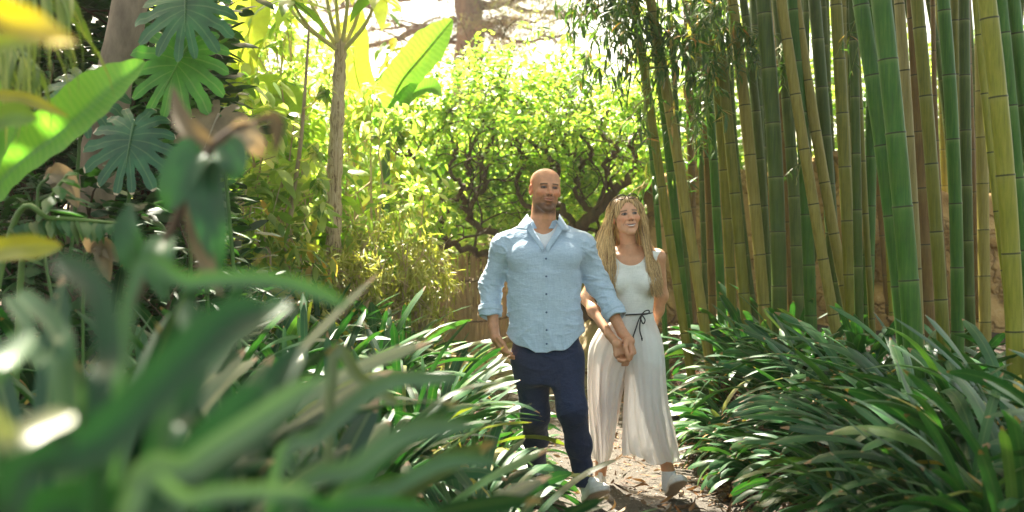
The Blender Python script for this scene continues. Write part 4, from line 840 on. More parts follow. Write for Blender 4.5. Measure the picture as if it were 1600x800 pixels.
# backdrop of sunlit trees and shrubs far behind
for k, (px, py, Y, rx, rz, n, m) in enumerate([(430, 200, 15, 1.3, 1.5, 900, 0), (540, 330, 14, 1.2, 1.1, 900, 1), (640, 330, 17, 1.3, 1.3, 800, 0), (760, 300, 17, 1.5, 1.2, 900, 1), (880, 330, 18, 1.5, 1.2, 900, 0), (1000, 250, 16, 1.6, 1.6, 1000, 1), (1110, 160, 15, 1.3, 1.6, 900, 0),
     (1240, 200, 15, 1.3, 1.5, 900, 1), (1370, 190, 14, 1.3, 1.5, 900, 0), (1500, 220, 14, 1.3, 1.5, 900, 1), (1620, 200, 13, 1.2, 1.5, 800, 0), (350, 330, 13, 1.2, 1.0, 800, 1), (1040, 420, 14, 1.0, .5, 500, 0), (300, 160, 16, 1.4, 1.6, 700, 1), (730, 345, 14.6, 1.0, .7, 600, 0), (900, 350, 14.8, 1.0, .8, 700, 0), (1020, 330, 14.4, .8, .9, 600, 0), (810, 270, 15.2, 1.0, .9, 700, 0)]):
    c = P(px, py, Y); g = float(ground(c[0], Y))
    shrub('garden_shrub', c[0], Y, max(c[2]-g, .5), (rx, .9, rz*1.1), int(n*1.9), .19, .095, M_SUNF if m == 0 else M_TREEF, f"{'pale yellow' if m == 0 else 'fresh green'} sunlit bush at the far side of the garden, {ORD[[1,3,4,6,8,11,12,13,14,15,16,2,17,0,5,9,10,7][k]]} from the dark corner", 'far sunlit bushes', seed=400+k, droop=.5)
# pine beyond
def pine():
    base = P(731, 470, 24.); base[2] = ground(base[0], 24.); o = empty('pine_tree', base); rg = np.random.default_rng(9)
    L = spline([base, P(733, 250, 24), P(731, 110, 24), P(735, 40, 24), P(722, -40, 24), P(700, -160, 24)], 30); V, F = tube(L, np.linspace(.36, .24, 30)*(1+.05*np.sin(np.arange(30)*2)), 14); Acc().add(V, F).build('trunk', M_PINEBARK, o, base)
    br = Acc(); cr = Acc()
    for px, py, sx, sy, r in [(600, 45, 700, 40, .09), (560, 10, 710, -10, .10), (440, 70, 712, 30, .09), (840, 30, 735, 50, .12), (880, -10, 728, 10, .12), (800, 70, 736, 75, .05), (660, 75, 728, 60, .06), (480, 20, 715, -30, .09), (930, 30, 730, 0, .08), (640, -20, 720, -30, .09), (760, -30, 725, -20, .08), (860, 60, 740, 40, .06)]:
        s = P(sx, sy, 24); e = P(px, py, 24+rg.uniform(-2, 2)); ln = spline([s, (s+e)/2+rg.normal(0, .12, 3)+[0, 0, -.1], e], 14); ln[1:-1] += rg.normal(0, .04, (12, 3)); V, F = tube(ln, np.linspace(r, .02, 14), 7); br.add(V, F)
        for q in range(9):
            p = ln[rg.integers(4, 14)]; e2 = p+rg.normal(0, 1, 3)*[.7, .5, .2]; l2 = spline([p, (p+e2)/2+[0, 0, .1], e2], 6); V, F = tube(l2, np.linspace(.03, .008, 6), 5); br.add(V, F)
            n = 170; B = l2[rg.integers(1, 6, n)]+rg.normal(0, 1, (n, 3))*[.22, .22, .09]; V, F, A, _ = leaves(B, rg.random(n)*2*PI, rg.normal(.3, .4, n), .3, rg.uniform(.10, .22, n), .022, nseg=2, prof='lance', rnd=rg.random(n)); cr.add(V, F, **A)
    br.build('limb', M_PINEBARK, o, base); cr.build('crown', M_BBROWN, o, base)
    tag(o, 'old pine with red-brown trunk and flat dusky branches beyond the garden', 'tree')
pine()
# curved reed fence
def reed_fence():
    base = P(715, 500, 13.0); base[2] = ground(base[0], 13.); o = empty('reed_fence', base)
    m = barkmat('dry_reed', (.22, .14, .085), (.46, .33, .22), 30, .1, bd=.004); a = Acc(); rg = np.random.default_rng(2)
    for k in range(130):
        t = k/129; px = 668+t*150; Y = 13.2-.6*math.sin(PI*t); c = P(px, 400, Y); g = float(ground(c[0], Y)); top = P(px, 408-20*t, Y)[2]+rg.uniform(-.03, .03)
        pts = np.array([[c[0], Y, g-.02], [c[0]+rg.normal(0, .006), Y+rg.normal(0, .006), (g+top)/2], [c[0]+rg.normal(0, .01), Y, top]]); V, F = tube(pts, .0065, 5); a.add(V, F)
    a.build('reed_screen', m, o, base)
    for z in (.3, .75):
        pts = [P(668+t*150, 400, 13.2-.6*math.sin(PI*t)-.02)*[1, 1, 0] for t in np.linspace(0, 1, 12)]; pts = [p+[0, 0, float(ground(p[0], p[1]))+z] for p in pts]; V, F = tube(np.array(pts), .008, 5); Acc().add(V, F).build('binding_wire', M_DKBARK, o, base)
    tag(o, 'low curved brown reed fence beside the man\'s elbow', 'fence')
reed_fence()
# thin bare stem in the sun
def thin_stem():
    base = org_of(P(455, 500, 8.0)); o = empty('sapling', base)
    ln = spline([base, P(448, 400, 8), P(458, 310, 8), P(470, 220, 8), P(478, 120, 8), P(483, 40, 8)], 20); V, F = tube(ln, np.linspace(.024, .008, 20), 8); Acc().add(V, F).build('trunk', M_PSTEM, o, base)
    for s, e in [((460, 300), (498, 285)), ((452, 350), (500, 320)), ((470, 215), (440, 190)), ((474, 170), (505, 140)), ((466, 250), (495, 235))]:
        a = P(*s, 8); b = P(*e, 7.9); ac = Acc(); V, F = tube(spline([a, (a+b)/2+[0, 0, -.03], b], 6), np.linspace(.010, .004, 6), 5); ac.add(V, F, rnd=1.)
        n = 22; B = b+rb.normal(0, .02, (n, 3)); V, F, A, _ = leaves(B, rb.random(n)*6.3, rb.normal(-.6, .4, n), .6, .1, .04, nseg=4, prof='lance', rnd=rb.random(n)); ac.add(V, F, **A).build('leafy_twig', M_SUNF, o, base)
    tag(o, 'thin brown sapling stem among the sunlit leaves before the peeling trunk', 'tree')
thin_stem()
# ================================================================ PEOPLE: smooth implicit bodies turned into single meshes
def smin(a, b, k):
    h = np.clip(.5+.5*(b-a)/k, 0, 1); return b+(a-b)*h-k*h*(1-h)
def smax(a, b, k): return -smin(-a, -b, k)
def cap(p, a, b, ra, rb):
    a = np.asarray(a, float); b = np.asarray(b, float); ab = b-a; t = np.clip(((p-a)@ab)/(ab@ab), 0, 1)
    return np.linalg.norm(p-a-t[:, None]*ab, axis=1)-(ra+(rb-ra)*t)
def ell(p, c, r):
    q = (p-np.asarray(c))/np.asarray(r); l = np.linalg.norm(q, axis=1); g = np.linalg.norm(q/np.asarray(r), axis=1)
    return l*(l-1)/(g+1e-9)
def chain(p, pts, rs, k=.012):
    d = None
    for a, b, ra, rb in zip(pts[:-1], pts[1:], rs[:-1], rs[1:]):
        e = cap(p, a, b, ra, rb); d = e if d is None else smin(d, e, k)
    return d
def loft(p, lv, ex=2.4):
    """lv: rows z, cx, cy, a, b  (rising z): an upright superelliptic body"""
    lv = np.array(sorted(lv, key=lambda r: r[0])); z = p[:, 2]
    f = [np.interp(z, lv[:, 0], lv[:, i]) for i in range(1, 5)]
    q = (np.abs((p[:, 0]-f[0])/f[2])**ex+np.abs((p[:, 1]-f[1])/f[3])**ex)**(1/ex)
    d = (q-1)*np.minimum(f[2], f[3])*.92
    return smax(d, smax(lv[0, 0]-z, z-lv[-1, 0], .01), .02)
def poly(fn, lo, hi, h):
    """surface nets over a sparse sampled grid -> verts, quads"""
    lo = np.array(lo); n = (np.ceil((np.array(hi)-lo)/h/4).astype(int))*4; B = 4
    nb = n//B; ax = [lo[i]+(np.arange(nb[i])*B+(B-1)/2)*h for i in range(3)]
    g = np.stack(np.meshgrid(*ax, indexing='ij'), -1).reshape(-1, 3)
    def ev(q): return np.concatenate([fn(q[i:i+400000]) for i in range(0, len(q), 400000)])
    cv = ev(g).reshape(nb)
    G = np.repeat(np.repeat(np.repeat(cv, B, 0), B, 1), B, 2).astype(np.float32)
    near = np.argwhere(np.abs(cv) < B*h*1.35+.012)
    o = np.stack(np.meshgrid(*[np.arange(B)]*3, indexing='ij'), -1).reshape(-1, 3)
    idx = (near[:, None]*B+o[None]).reshape(-1, 3)
    G[idx[:, 0], idx[:, 1], idx[:, 2]] = ev(lo+idx*h)
    s = G < 0; cell = np.zeros(np.array(G.shape)-1, np.uint8)
    sl = lambda a, d: a[d[0]:a.shape[0]-1+d[0], d[1]:a.shape[1]-1+d[1], d[2]:a.shape[2]-1+d[2]]
    for d in np.ndindex(2, 2, 2): cell += sl(s, d)
    act = np.argwhere((cell > 0) & (cell < 8)); ids = -np.ones(cell.shape, np.int64); ids[tuple(act.T)] = np.arange(len(act))
    acc = np.zeros((len(act), 3)); cnt = np.zeros(len(act)); C = [np.array(d) for d in np.ndindex(2, 2, 2)]
    for a in C:
        for ax_ in range(3):
            if a[ax_]: continue
            b = a.copy(); b[ax_] = 1; va = G[tuple((act+a).T)]; vb = G[tuple((act+b).T)]; m = (va < 0) != (vb < 0)
            t = np.where(m, va/(va-vb+1e-20), 0); pt = act+a+(b-a)*t[:, None]; acc[m] += pt[m]; cnt[m] += 1
    V = lo+acc/cnt[:, None]*h; Q = []
    for ax_ in range(3):
        u, v = [(1, 2), (2, 0), (0, 1)][ax_]
        sa = [slice(None)]*3; sb = [slice(None)]*3; sa[ax_] = slice(0, -1); sb[ax_] = slice(1, None)
        e = np.argwhere(s[tuple(sa)] != s[tuple(sb)]); e = e[(e[:, u] > 0) & (e[:, v] > 0)]
        e = e[(e[:, 0] < ids.shape[0]) & (e[:, 1] < ids.shape[1]) & (e[:, 2] < ids.shape[2])]
        du = np.zeros(3, int); du[u] = 1; dv = np.zeros(3, int); dv[v] = 1
        q = np.stack([ids[tuple((e-x).T)] for x in (du+dv, dv, 0*du, du)], -1)
        inside = s[tuple(e.T)]; q[~inside] = q[~inside][:, ::-1]; Q.append(q[(q >= 0).all(1)])
    return V, np.concatenate(Q)
_nd = nrm(np.random.default_rng(3).normal(0, 1, (14, 3))); _np = np.random.default_rng(4).random(14)*6.28
def wob(p, f, n=7):
    """smooth pseudo noise in -1..1"""
    r = 0
    for i in range(n): r = r+np.sin(p@_nd[i]*f*(1+.23*i)+_np[i]+1.7*np.sin(p@_nd[(i+5) % 14]*f*.6+_np[i-1]))
    return r/n*1.4
def ridge(p, d, f, w=.35, seed=0):
    """sharp crest folds running across direction d"""
    x = p@np.asarray(d, float)*f+w*6*wob(p+seed, f*.055*2.2, 5); return (1-np.abs(np.sin(x)))**2-.3
def crease(p, sc, f, sh=3.0, seed=0.):
    """irregular pinched folds; sc squeezes the axes so that folds run along the small ones"""
    q = p*np.asarray(sc, float)+seed; w = wob(q+.04*np.stack([wob(q+1, 9, 4), wob(q+2, 9, 4), wob(q+3, 9, 4)], -1), f, 6)
    return (1-np.clip(np.abs(w)*1.6, 0, 1))**sh*np.clip(.5+wob(q+7, f*.35, 4), 0, 1.3)
def rotm(yaw, pitch=0, roll=0):
    return np.array(Matrix.Rotation(yaw, 3, 'Z') @ Matrix.Rotation(pitch, 3, 'X') @ Matrix.Rotation(roll, 3, 'Y'))
def head_sdf(q, fem=False, smile=.5, sc=1.0):
    """head in its own frame: face to -y, z up, eyes at z = 0"""
    q = q/sc; g = np.abs(q[:, 0]); m = np.stack([g, q[:, 1], q[:, 2]], -1)
    d = ell(q, (0, .012, .034), (.0765 if not fem else .075, .096, .074 if not fem else .071))
    d = smin(d, ell(q, (0, .014, .052), (.070, .086, .054) if not fem else (.05, .06, .05)), .03)
    d = smin(d, ell(q, (0, -.022, -.028), (.064 if not fem else .060, .066, .074)), .035)
    jw = .050 if not fem else .040
    d = smin(d, cap(m, (jw, .005, -.055), (.016 if not fem else .009, -.066, -.100 if fem else -.110), .018, .018 if not fem else .016), .026)
    d = smin(d, ell(q, (0, -.070, -.102 if fem else -.114), (.020, .017, .016)), .02)
    d = smin(d, ell(m, (.040, -.060, -.026), (.022, .022, .017 if not fem else .019)), .02)      # cheeks
    if not fem: d = smin(d, cap(m, (.008, -.083, .017), (.042, -.072, .020), .008, .008), .014)
    d = smax(d, -ell(m, (.031, -.098, .002), (.019, .017, .013)), .010)                         # sockets
    d = smin(d, ell(m, (.031, -.0735, .001), (.0145, .0125, .0105)), .004)                        # lids and eyes
    d = smin(d, cap(q, (0, -.084, .010), (0, -.108 if not fem else -.104, -.030), .0075, .0115 if not fem else .009), .010)
    d = smin(d, ell(m, (.013, -.096, -.034), (.0085, .010, .0075)), .007)
    d = smin(d, ell(q, (0, -.081, -.060), (.027, .012, .016)), .014)
    mc, mw = (-.0625, .031) if not fem else (-.0665, .031); mz = mc+.007*(g/.03)**2*smile
    d = smin(d, ell(q, (0, -.0895, mc+.0055), (mw*.9, .0050, .0040)), .006); d = smin(d, ell(q, (0, -.0885, mc-.0065), (mw*.75, .0052, .0045)), .006)
    d = smax(d, -(np.sqrt(((q[:, 1]+.096)/.010)**2+((q[:, 2]-mz)/(.0012 if not fem else .0040))**2)*.003-.003+np.clip(g-mw, 0, 1)), .003)
    d = smax(d, -cap(m, (.022, -.101, -.036), (.037, -.083, -.066), .004, .003), .008)                 # smile folds
    e = ell(m, (.079, .012, -.006), (.011, .020, .032)); e = smax(e, -ell(m, (.092, .004, -.002), (.012, .011, .019)), .005)
    d = smin(d, e, .008)
    return d*sc
def head_color(q, base, fem=False, sc=1.0, smile=.5):
    q = q/sc; g = np.abs(q[:, 0]); y, z = q[:, 1], q[:, 2]; c = np.repeat(np.array([base]), len(q), 0).astype(float)
    def bl(col, f): c[:] = c*(1-f[:, None])+np.array(col)*f[:, None]
    G = lambda cx, cz, sx, sz: np.exp(-((g-cx)/sx)**2-((z-cz)/sz)**2)*(y < -.03)
    bl(np.array(base)*[1.12, .72, .62], .55*G(.044, -.03, .022, .018)); bl(np.array(base)*[1.15, .75, .68], .4*np.exp(-((g)/.014)**2-((z+.03)/.014)**2)*(y < -.09))
    bl(np.array(base)*[1.1, .7, .6], .6*(g > .074)*(np.abs(z) < .04))
    if not fem:
        bd = sstep(.0, 1, (-.036-z)/.022)*sstep(0, 1, (-.0+.035-y)/.03)*(1-.9*np.exp(-((g/.012)**2)-((z+.082)/.006)**2))
        bd *= 1-.85*np.exp(-((g-.052)/.016)**2-((z+.035)/.02)**2); mo = np.exp(-((z+.047)/.007)**2)*(g < .032)*(y < -.075)
        bd = np.clip(bd*(.40+.50*sstep(-.070, -.088, z)*(1-.5*sstep(.045, .07, g))+.12*wob(q, 150, 5))+mo*.40, 0, .88)*sstep(-.150, -.122, z); bl((.085, .040, .018), bd)
        bl((.32, .17, .10), .25*sstep(.075, .11, z)*0)
    mc, mw = (-.0625, .031) if not fem else (-.0665, .031); mz = mc+.007*(g/.03)**2*smile; lip = np.exp(-((z-mz)/(.0088*np.sqrt(np.clip(1-(g/mw)**2, 0.02, 1))))**4)*(g < mw)*(y < -.070); bl((.44, .16, .13) if fem else (.52, .21, .15), .8*lip)
    if fem:
        u = g/.028; top = mc+.0035+.0045*u**2; bot = top-.0105*np.clip(1-u**2, 0, 1); fr = (y < -.066)
        bl((.52, .22, .17), .85*(z < top+.0042*(1-.5*u))*(z > bot-.0045)*(u < 1.12)*fr); bl((.16, .06, .045), .9*(np.abs(z-top) < .0014)*(u < 1.1)*fr)
        bl((.64, .57, .50), .95*(z < top-.0012)*(z > bot)*(u < .93)*fr)
    else: bl((.20, .08, .055), .85*(np.abs(z-mz) < .0015)*(g < mw)*(y < -.070))
    bz = .0175-.10*np.clip(g-.033, 0, 1)+.0015; bl((.05, .028, .015) if not fem else (.11, .06, .03), (1. if not fem else .9)*np.exp(-((z-bz-.001)/.0036)**4)*(g > .014)*(g < .050)*(y < -.05))
    ex = (g-.031)/.0140
    bl(np.array(base)*[.40, .32, .30], (.85 if not fem else .45)*np.exp(-((g-.030)/.019)**4-((z-.003)/.0105)**4)*(y < -.05))  # eye-socket shade painted into the skin colour
    eh = .0058 if fem else .0044
    bl((.030, .018, .014), 1.0*((ex/1.12)**2+((z-.0015)/(eh+.0018))**2 < 1)*(y < -.05))
    bl((.24, .20, .18) if fem else (.15, .11, .10), .8*((ex/.92)**2+((z-.0005)/eh)**2 < 1)*(y < -.05))
    bl(np.array(base)*[.55, .42, .36], .6*np.exp(-((g-(.030+(-.038-z)*.55))/.0035)**2)*(z < -.034)*(z > -.07)*(y < -.06))  # crease shade of the smile folds, darkened in the skin colour
    sg = np.sign(q[:, 0]); bl((.035, .022, .018), 1.0*(((g-.031-sg*.0015)/.0062)**2+((z-.001)/(eh+.001))**2 < 1)*(y < -.05))
    bl((.05, .02, .015), .8*(((g-.009)/.004)**2+((z+.0405)/.003)**2 < 1)*(y < -.09))
    return np.clip(c, 0, 1)
def skinmat(name):
    m, nt, bs = mat(name); c = attr(nt, 'col', 'Color'); n = noise(nt, 35, 4, .6)
    nt.links.new(mix(nt, 1, c, ramp(nt, n, [(.3, (.86, .84, .82)), (.7, (1.08, 1.05, 1.04))]), 'MULTIPLY'), bs.inputs['Base Color'])
    bs.inputs['Roughness'].default_value = .48; bs.inputs['Subsurface Weight'].default_value = .12; bs.inputs['Subsurface Radius'].default_value = (.012, .004, .002); bs.inputs['Subsurface Scale'].default_value = 1
    bump(nt, noise(nt, 220, 3), .15, .001, bs); return m
def hand(p, wrist, palm, fdir, side, nor, curl, s=1.0, thumb=None, lens=(.070, .078, .072, .056), r=.0092):
    """palm plus four fingers (index first, along -side..+side) and a thumb; nor = palm-facing direction"""
    fdir, side, nor = [nrm(np.array(v, float)) for v in (fdir, side, nor)]; palm = np.array(palm, float)
    d = cap(p, wrist, palm-fdir*.025*s, .026*s, .026*s)
    for t in (-.028, -.010, .010, .027): d = smin(d, cap(p, palm-fdir*.035*s+side*t*.55*s, palm+fdir*.036*s+side*t*s, .0135*s, .0115*s), .008*s)
    f_all = None
    for i, t in enumerate((-.030, -.010, .010, .029)):
        L = lens[i]*s; a0 = palm+fdir*(.036-.006*abs(i-1))*s+side*t*s; q = [a0]; ang = curl[i][0]; w = a0
        for j, fr in enumerate((.45, .32, .27)):
            dv = fdir*math.cos(ang)+nor*math.sin(ang)+side*(t*1.2); w = w+nrm(dv)*L*fr*1.08; q.append(w); ang += curl[i][1]
        e = chain(p, q, [r*s*1.06, r*s*1.02, r*s*.93, r*s*.78], .003); f_all = e if f_all is None else np.minimum(f_all, e)
    d = smin(d, f_all, .004)
    if thumb is not None: d = smin(d, chain(p, thumb, [.0135*s, .0115*s, .0100*s, .0082*s][:len(thumb)], .004), .007)
    return d
def fabric(name, base, dark, weave=420, rough=.85, wr=.4, trans=0, sheen=.2, fx=1, wscale=9, alpha=0):
    m, nt, bs = mat(name); tc = nt.nodes.new('ShaderNodeTexCoord')
    def st(scale, sc):
        mp = nt.nodes.new('ShaderNodeMapping'); mp.inputs['Scale'].default_value = sc; nt.links.new(tc.outputs['Object'], mp.inputs[0]); return noise(nt, scale, 3, .7, mp.outputs[0])
    a = st(weave, (1, 1, .06)); b = st(weave, (.06, .3, 1)); big = noise(nt, wscale, 5, .6)
    f = mth(nt, 'MULTIPLY', mth(nt, 'ADD', a, b), .5)
    c = ramp(nt, f, [(.38, dark), (.58, base)]); c = mix(nt, .25, c, mix(nt, 1, c, ramp(nt, big, [(.3, (.8, .8, .82)), (.7, (1.15, 1.15, 1.12))]), 'MULTIPLY'))
    nt.links.new(c, bs.inputs['Base Color']); bs.inputs['Roughness'].default_value = rough; bs.inputs['Sheen Weight'].default_value = sheen; bs.inputs['Specular IOR Level'].default_value = .25
    wz = st(wscale*2.2, (1, 1, 1.8)); bump(nt, mth(nt, 'ADD', mth(nt, 'MULTIPLY', f, .12), wz), wr, .012, bs)
    out = bs.outputs[0]
    if trans:
        tr = nt.nodes.new('ShaderNodeBsdfTranslucent'); ms = nt.nodes.new('ShaderNodeMixShader'); ms.inputs[0].default_value = trans; nt.links.new(c, tr.inputs[0]); nt.links.new(out, ms.inputs[1]); nt.links.new(tr.outputs[0], ms.inputs[2]); out = ms.outputs[0]
    if alpha:
        tp = nt.nodes.new('ShaderNodeBsdfTransparent'); ms = nt.nodes.new('ShaderNodeMixShader'); ms.inputs[0].default_value = alpha; nt.links.new(out, ms.inputs[1]); nt.links.new(tp.outputs[0], ms.inputs[2]); out = ms.outputs[0]
    nt.links.new(out, nt.nodes['Material Output'].inputs[0]); return m
def plainmat(name, col, rough=.6, spec=.5, metal=0):
    m, nt, bs = mat(name); n = noise(nt, 60, 4); nt.links.new(mix(nt, .35, col, mix(nt, 1, col, ramp(nt, n, [(.3, (.6, .6, .6)), (.7, (1.2, 1.2, 1.2))]), 'MULTIPLY')), bs.inputs['Base Color']); bs.inputs['Roughness'].default_value = rough; bs.inputs['Specular IOR Level'].default_value = spec; bs.inputs['Metallic'].default_value = metal; return m
M_SKINM = skinmat('tanned_skin'); M_SKINW = skinmat('fair_tanned_skin')
M_WHITE = fabric('white_cotton', (.80, .80, .80), (.66, .66, .68), wr=.25)
M_SNEAK = plainmat('white_leather', (.74, .74, .72), .5); M_SOLE = plainmat('rubber_sole', (.50, .42, .32), .7); M_MID = plainmat('white_midsole', (.72, .70, .66), .55)
def shoe(heel, toe, parent, org, sc=1.0, up=(0, 0, 1)):
    """sneaker from heel point to toe point (ground line), with socked collar"""
    heel = np.array(heel, float); toe = np.array(toe, float); f = nrm(toe-heel); u = np.array(up, float); u = nrm(u-f*np.dot(u, f)); s = np.cross(f, u); L = np.linalg.norm(toe-heel)
    R = np.stack([s, f, u]); loc = lambda p: ((p-heel)@R.T)/(L/.29)
    xs_ = np.linspace(0, .29, 9); wd = [.030, .036, .036, .035, .040, .046, .047, .040, .016]; cx = [0, 0, 0, .001, .003, .004, .002, -.002, -.004]
    def outline(q, g=0):
        w = np.interp(q[:, 1], xs_, wd)+g; d = (np.abs(q[:, 0]-np.interp(q[:, 1], xs_, cx))-w)*.9; return smax(d, smax(-q[:, 1]-g, q[:, 1]-.292-g, .02), .025)
    def sole(p):
        q = loc(p); return smax(outline(q, .004), smax(-q[:, 2]-.002, q[:, 2]-.026, .003), .004)*(L/.29)
    def upper(p):
        q = loc(p); h = np.interp(q[:, 1], [0, .05, .10, .15, .20, .25, .29], [.085, .090, .092, .080, .060, .048, .034])
        w = np.interp(q[:, 1], xs_, wd); a = (((q[:, 0]-np.interp(q[:, 1], xs_, cx))/w)**2+(np.clip(q[:, 2], 0, 1)/h)**2); d = (np.sqrt(a)-1)*.033
        d = smax(d, outline(q, 0), .01); d = smax(d, .018-q[:, 2], .003)
        d = smin(d, cap(q, (0, .045, .05), (0, .035, .105), .036, .036), .015)
        d = smax(d, -cap(q, (0, .04, .105), (0, .035, .16), .024, .03), .006)
        lace = np.minimum.reduce([cap(q, (-.020, y0, z0), (.020, y0+.004, z0), .0035, .0035) for y0, z0 in ((.105, .090), (.122, .086), (.139, .080), (.156, .072), (.172, .065))]); d = smin(d, lace, .002)
        tng = cap(q, (0, .085, .10), (0, .150, .082), .016, .014); return smin(d, tng, .006)*(L/.29)
    c = (heel+toe)/2; lo = c-[.2, .24, .2]; hi = c+[.2, .24, .2]
    V, F = poly(upper, lo, hi, .0035); o = mk('shoe', V-org, F, M_SNEAK, parent)
    V, F = poly(sole, lo, hi, .0035); mk('sole', V-org, F, M_MID, o)
    def tread(p):
        q = loc(p); return smax(outline(q, .0015), smax(-q[:, 2]-.007, q[:, 2]+.0005, .001), .002)*(L/.29)
    V, F = poly(tread, lo, hi, .003); mk('tread', V-org, F, M_SOLE, o); return o
def part(fn, lo, hi, h, name, m, parent, org, attrs=None):
    V, F = poly(fn, lo, hi, h); return mk(name, V-org, F, m, parent, attrs=attrs(V) if attrs else None)

# ---------------------------------------------------------------- the man
def build_man():
    Y0 = 6.25; m = lambda px, py, dy=0: P(px, py, Y0+dy)
    org = np.array([P(880, 790, Y0)[0], Y0, 0.]); o = empty('person', org)
    Hc = m(852.5, 296, -.03); Rh = rotm(math.radians(13), math.radians(-3), math.radians(3)); hl = lambda p: (p-Hc)@Rh
    sh_r, el_r, wr_r = m(786, 382, .0), m(767, 446, .05), m(771, 512, -.03)
    sh_l, el_l, wr_l = m(910, 381, .0), m(934, 443, .05), m(972, 519, -.05)
    hip_r, kn_r, an_r = m(830, 548), m(836, 648, .05), m(838, 722, .36)
    hip_l, kn_l, an_l = m(882, 548), m(894, 640, -.12), m(912, 748, .0)
    def torso(p, g=0.):
        z = lambda py: m(0, py)[2]; X = lambda px: m(px, 0)[0]
        lv = [(z(575), X(856), Y0, .175+g, .12+g), (z(545), X(853), Y0, .185+g, .118+g), (z(500), X(850), Y0-.005, .180+g, .115+g), (z(460), X(850), Y0-.01, .178+g, .118+g), (z(425), X(850), Y0-.01, .186+g, .122+g),
              (z(395), X(849), Y0-.0, .178+g, .115+g), (z(372), X(849), Y0+.01, .150+g, .095+g), (z(358), X(849), Y0+.015, .09+g, .07+g)]
        d = loft(p, lv)
        for s in (sh_r, sh_l): d = smin(d, cap(p, m(849, 356, .02), s+[0, 0, -.018], .052+g, .056+g), .05)
        for px in (822, 878): d = smin(d, ell(p, m(px, 402, -.085), (.085+g, .045+g, .06+g)), .04)
        return d
    def body(p):
        d = head_sdf(hl(p), sc=1.01); d = smin(d, cap(p, Hc+[-.008, .03, -.07], m(848, 362, .02), .064, .074), .025)
        d = smin(d, cap(p, Hc+[.0, -.035, -.115], m(848, 372, -.03), .018, .03), .03)
        d = smin(d, torso(p, -.012), .03)
        d = smin(d, chain(p, [sh_r, el_r, (el_r+wr_r)/2, wr_r], [.050, .036, .036, .027], .03), .03)
        d = smin(d, chain(p, [sh_l, el_l, (el_l*.6+wr_l*.4), wr_l], [.050, .036, .038, .028], .03), .03)
        # resting hand, fingers loosely curled
        pr = m(778, 536, -.06); d = smin(d, hand(p, wr_r, pr, pr-wr_r+[.02, 0, 0], (.25, -.95, 0), (.9, .2, .1), [(.2, .35), (.25, .4), (.3, .4), (.35, .45)], 1.05, [pr+[.005, -.03, .03], pr+[.03, -.045, .0], pr+[.045, -.045, -.03], pr+[.05, -.04, -.05]]), .012)
        # hand that holds the woman's: fingers pass below hers and close
        pl = m(986, 541, -.085); tb = [m(979, 531, -.105), m(977, 543, -.135), m(980, 554, -.145), m(982, 562, -.145)]
        d = smin(d, hand(p, wr_l, pl, (.25, -.15, -1), (.35, .9, 0.05), (-1, -.25, -.1), [(.75, .62), (.72, .66), (.6, .7), (.6, .7)], 1.08, tb, lens=(.078, .084, .076, .06)), .012)
        for h, k, a, f in ((hip_r, kn_r, an_r, .05), (hip_l, kn_l, an_l, .05)): d = smin(d, chain(p, [h, k, a], [.078, .05, .036], .03), .04)
        return d
    def col(V):
        c = head_color(hl(V), sc=1.01, base=(.64, .31, .17)); far = np.linalg.norm(V-Hc, axis=1) > .17
        base = np.array([.58, .28, .15]); c[far] = base*(1+.06*wob(V[far], 40)[:, None]); return dict(col=c)
    lo = org+[-.62, -.42, -.03]; hi = org+[.55, .55, 1.93]
    part(body, lo, hi, .0032, 'body', M_SKINM, o, org, col)
    # linen shirt
    M_SHIRT = fabric('blue_linen', (.52, .64, .76), (.38, .50, .63), 300, .9, .55, trans=.08)
    pcx = lambda z: np.interp(z, [m(0, 545)[2], m(0, 385)[2], m(0, 350)[2]], [m(853, 0)[0], m(852, 0)[0], m(850, 0)[0]])
    def sleeve(p, a, b, c, r):
        return chain(p, [a, b, c], r, .04)
    def wr(p, s=1.):
        z = p[:, 2]; zt = sstep(m(0, 470)[2], m(0, 540)[2], z)
        w = .004*wob(p, 20)+.005*crease(p, (.6, .6, 1), 26)+.0055*zt*crease(p, (.35, .6, 1.2), 30, 2., 2.)+.004*crease(p@np.array([[.7, 0, -.7], [0, 1, 0], [.7, 0, .7]]), (.35, .6, 1), 34, 2.5, 5.)
        return w*s
    cuff_r, cuff_l = m(766, 492, -.0), m(962, 493, -.03)
    def shirt(p):
        d = torso(p, .012)
        zt = p[:, 2]; d = smin(d, loft(p, [(m(0, 560)[2], m(852, 0)[0], Y0, .203, .135), (m(0, 520)[2], m(851, 0)[0], Y0, .200, .130), (m(0, 470)[2], m(850, 0)[0], Y0, .190, .122), (m(0, 430)[2], m(850, 0)[0], Y0, .186, .118)]), .03)
        d = smin(d, chain(p, [sh_r, el_r, cuff_r], [.058, .053, .053], .05), .035)
        d = smin(d, chain(p, [sh_l, el_l, cuff_l], [.058, .054, .053], .05), .035)
        ar = 1-sstep(m(784, 0)[0], m(806, 0)[0], p[:, 0])+sstep(m(898, 0)[0], m(916, 0)[0], p[:, 0]+(p[:, 2]-m(0, 380)[2])*.12)
        d = d-wr(p)-ar*(.007*crease(p, (.45, .6, 1.3), 52, 2., 5.)+.003*crease(p, (1, 1, 1), 60, 2., 9.)-.001)
        sm = np.exp(-((p[:, 0]-pcx(zt))/.017)**4)*(p[:, 1] < Y0); d = d-.003*sm
        # hem: shirt tails curve up at the sides
        X = (p[:, 0]-m(853, 0)[0])/.2; hz = m(0, 548)[2]+.085*np.clip(np.abs(X+.05), 0, 1.3)**2.2+.008*np.sin(X*9); side = (np.abs(X) < 1.3)
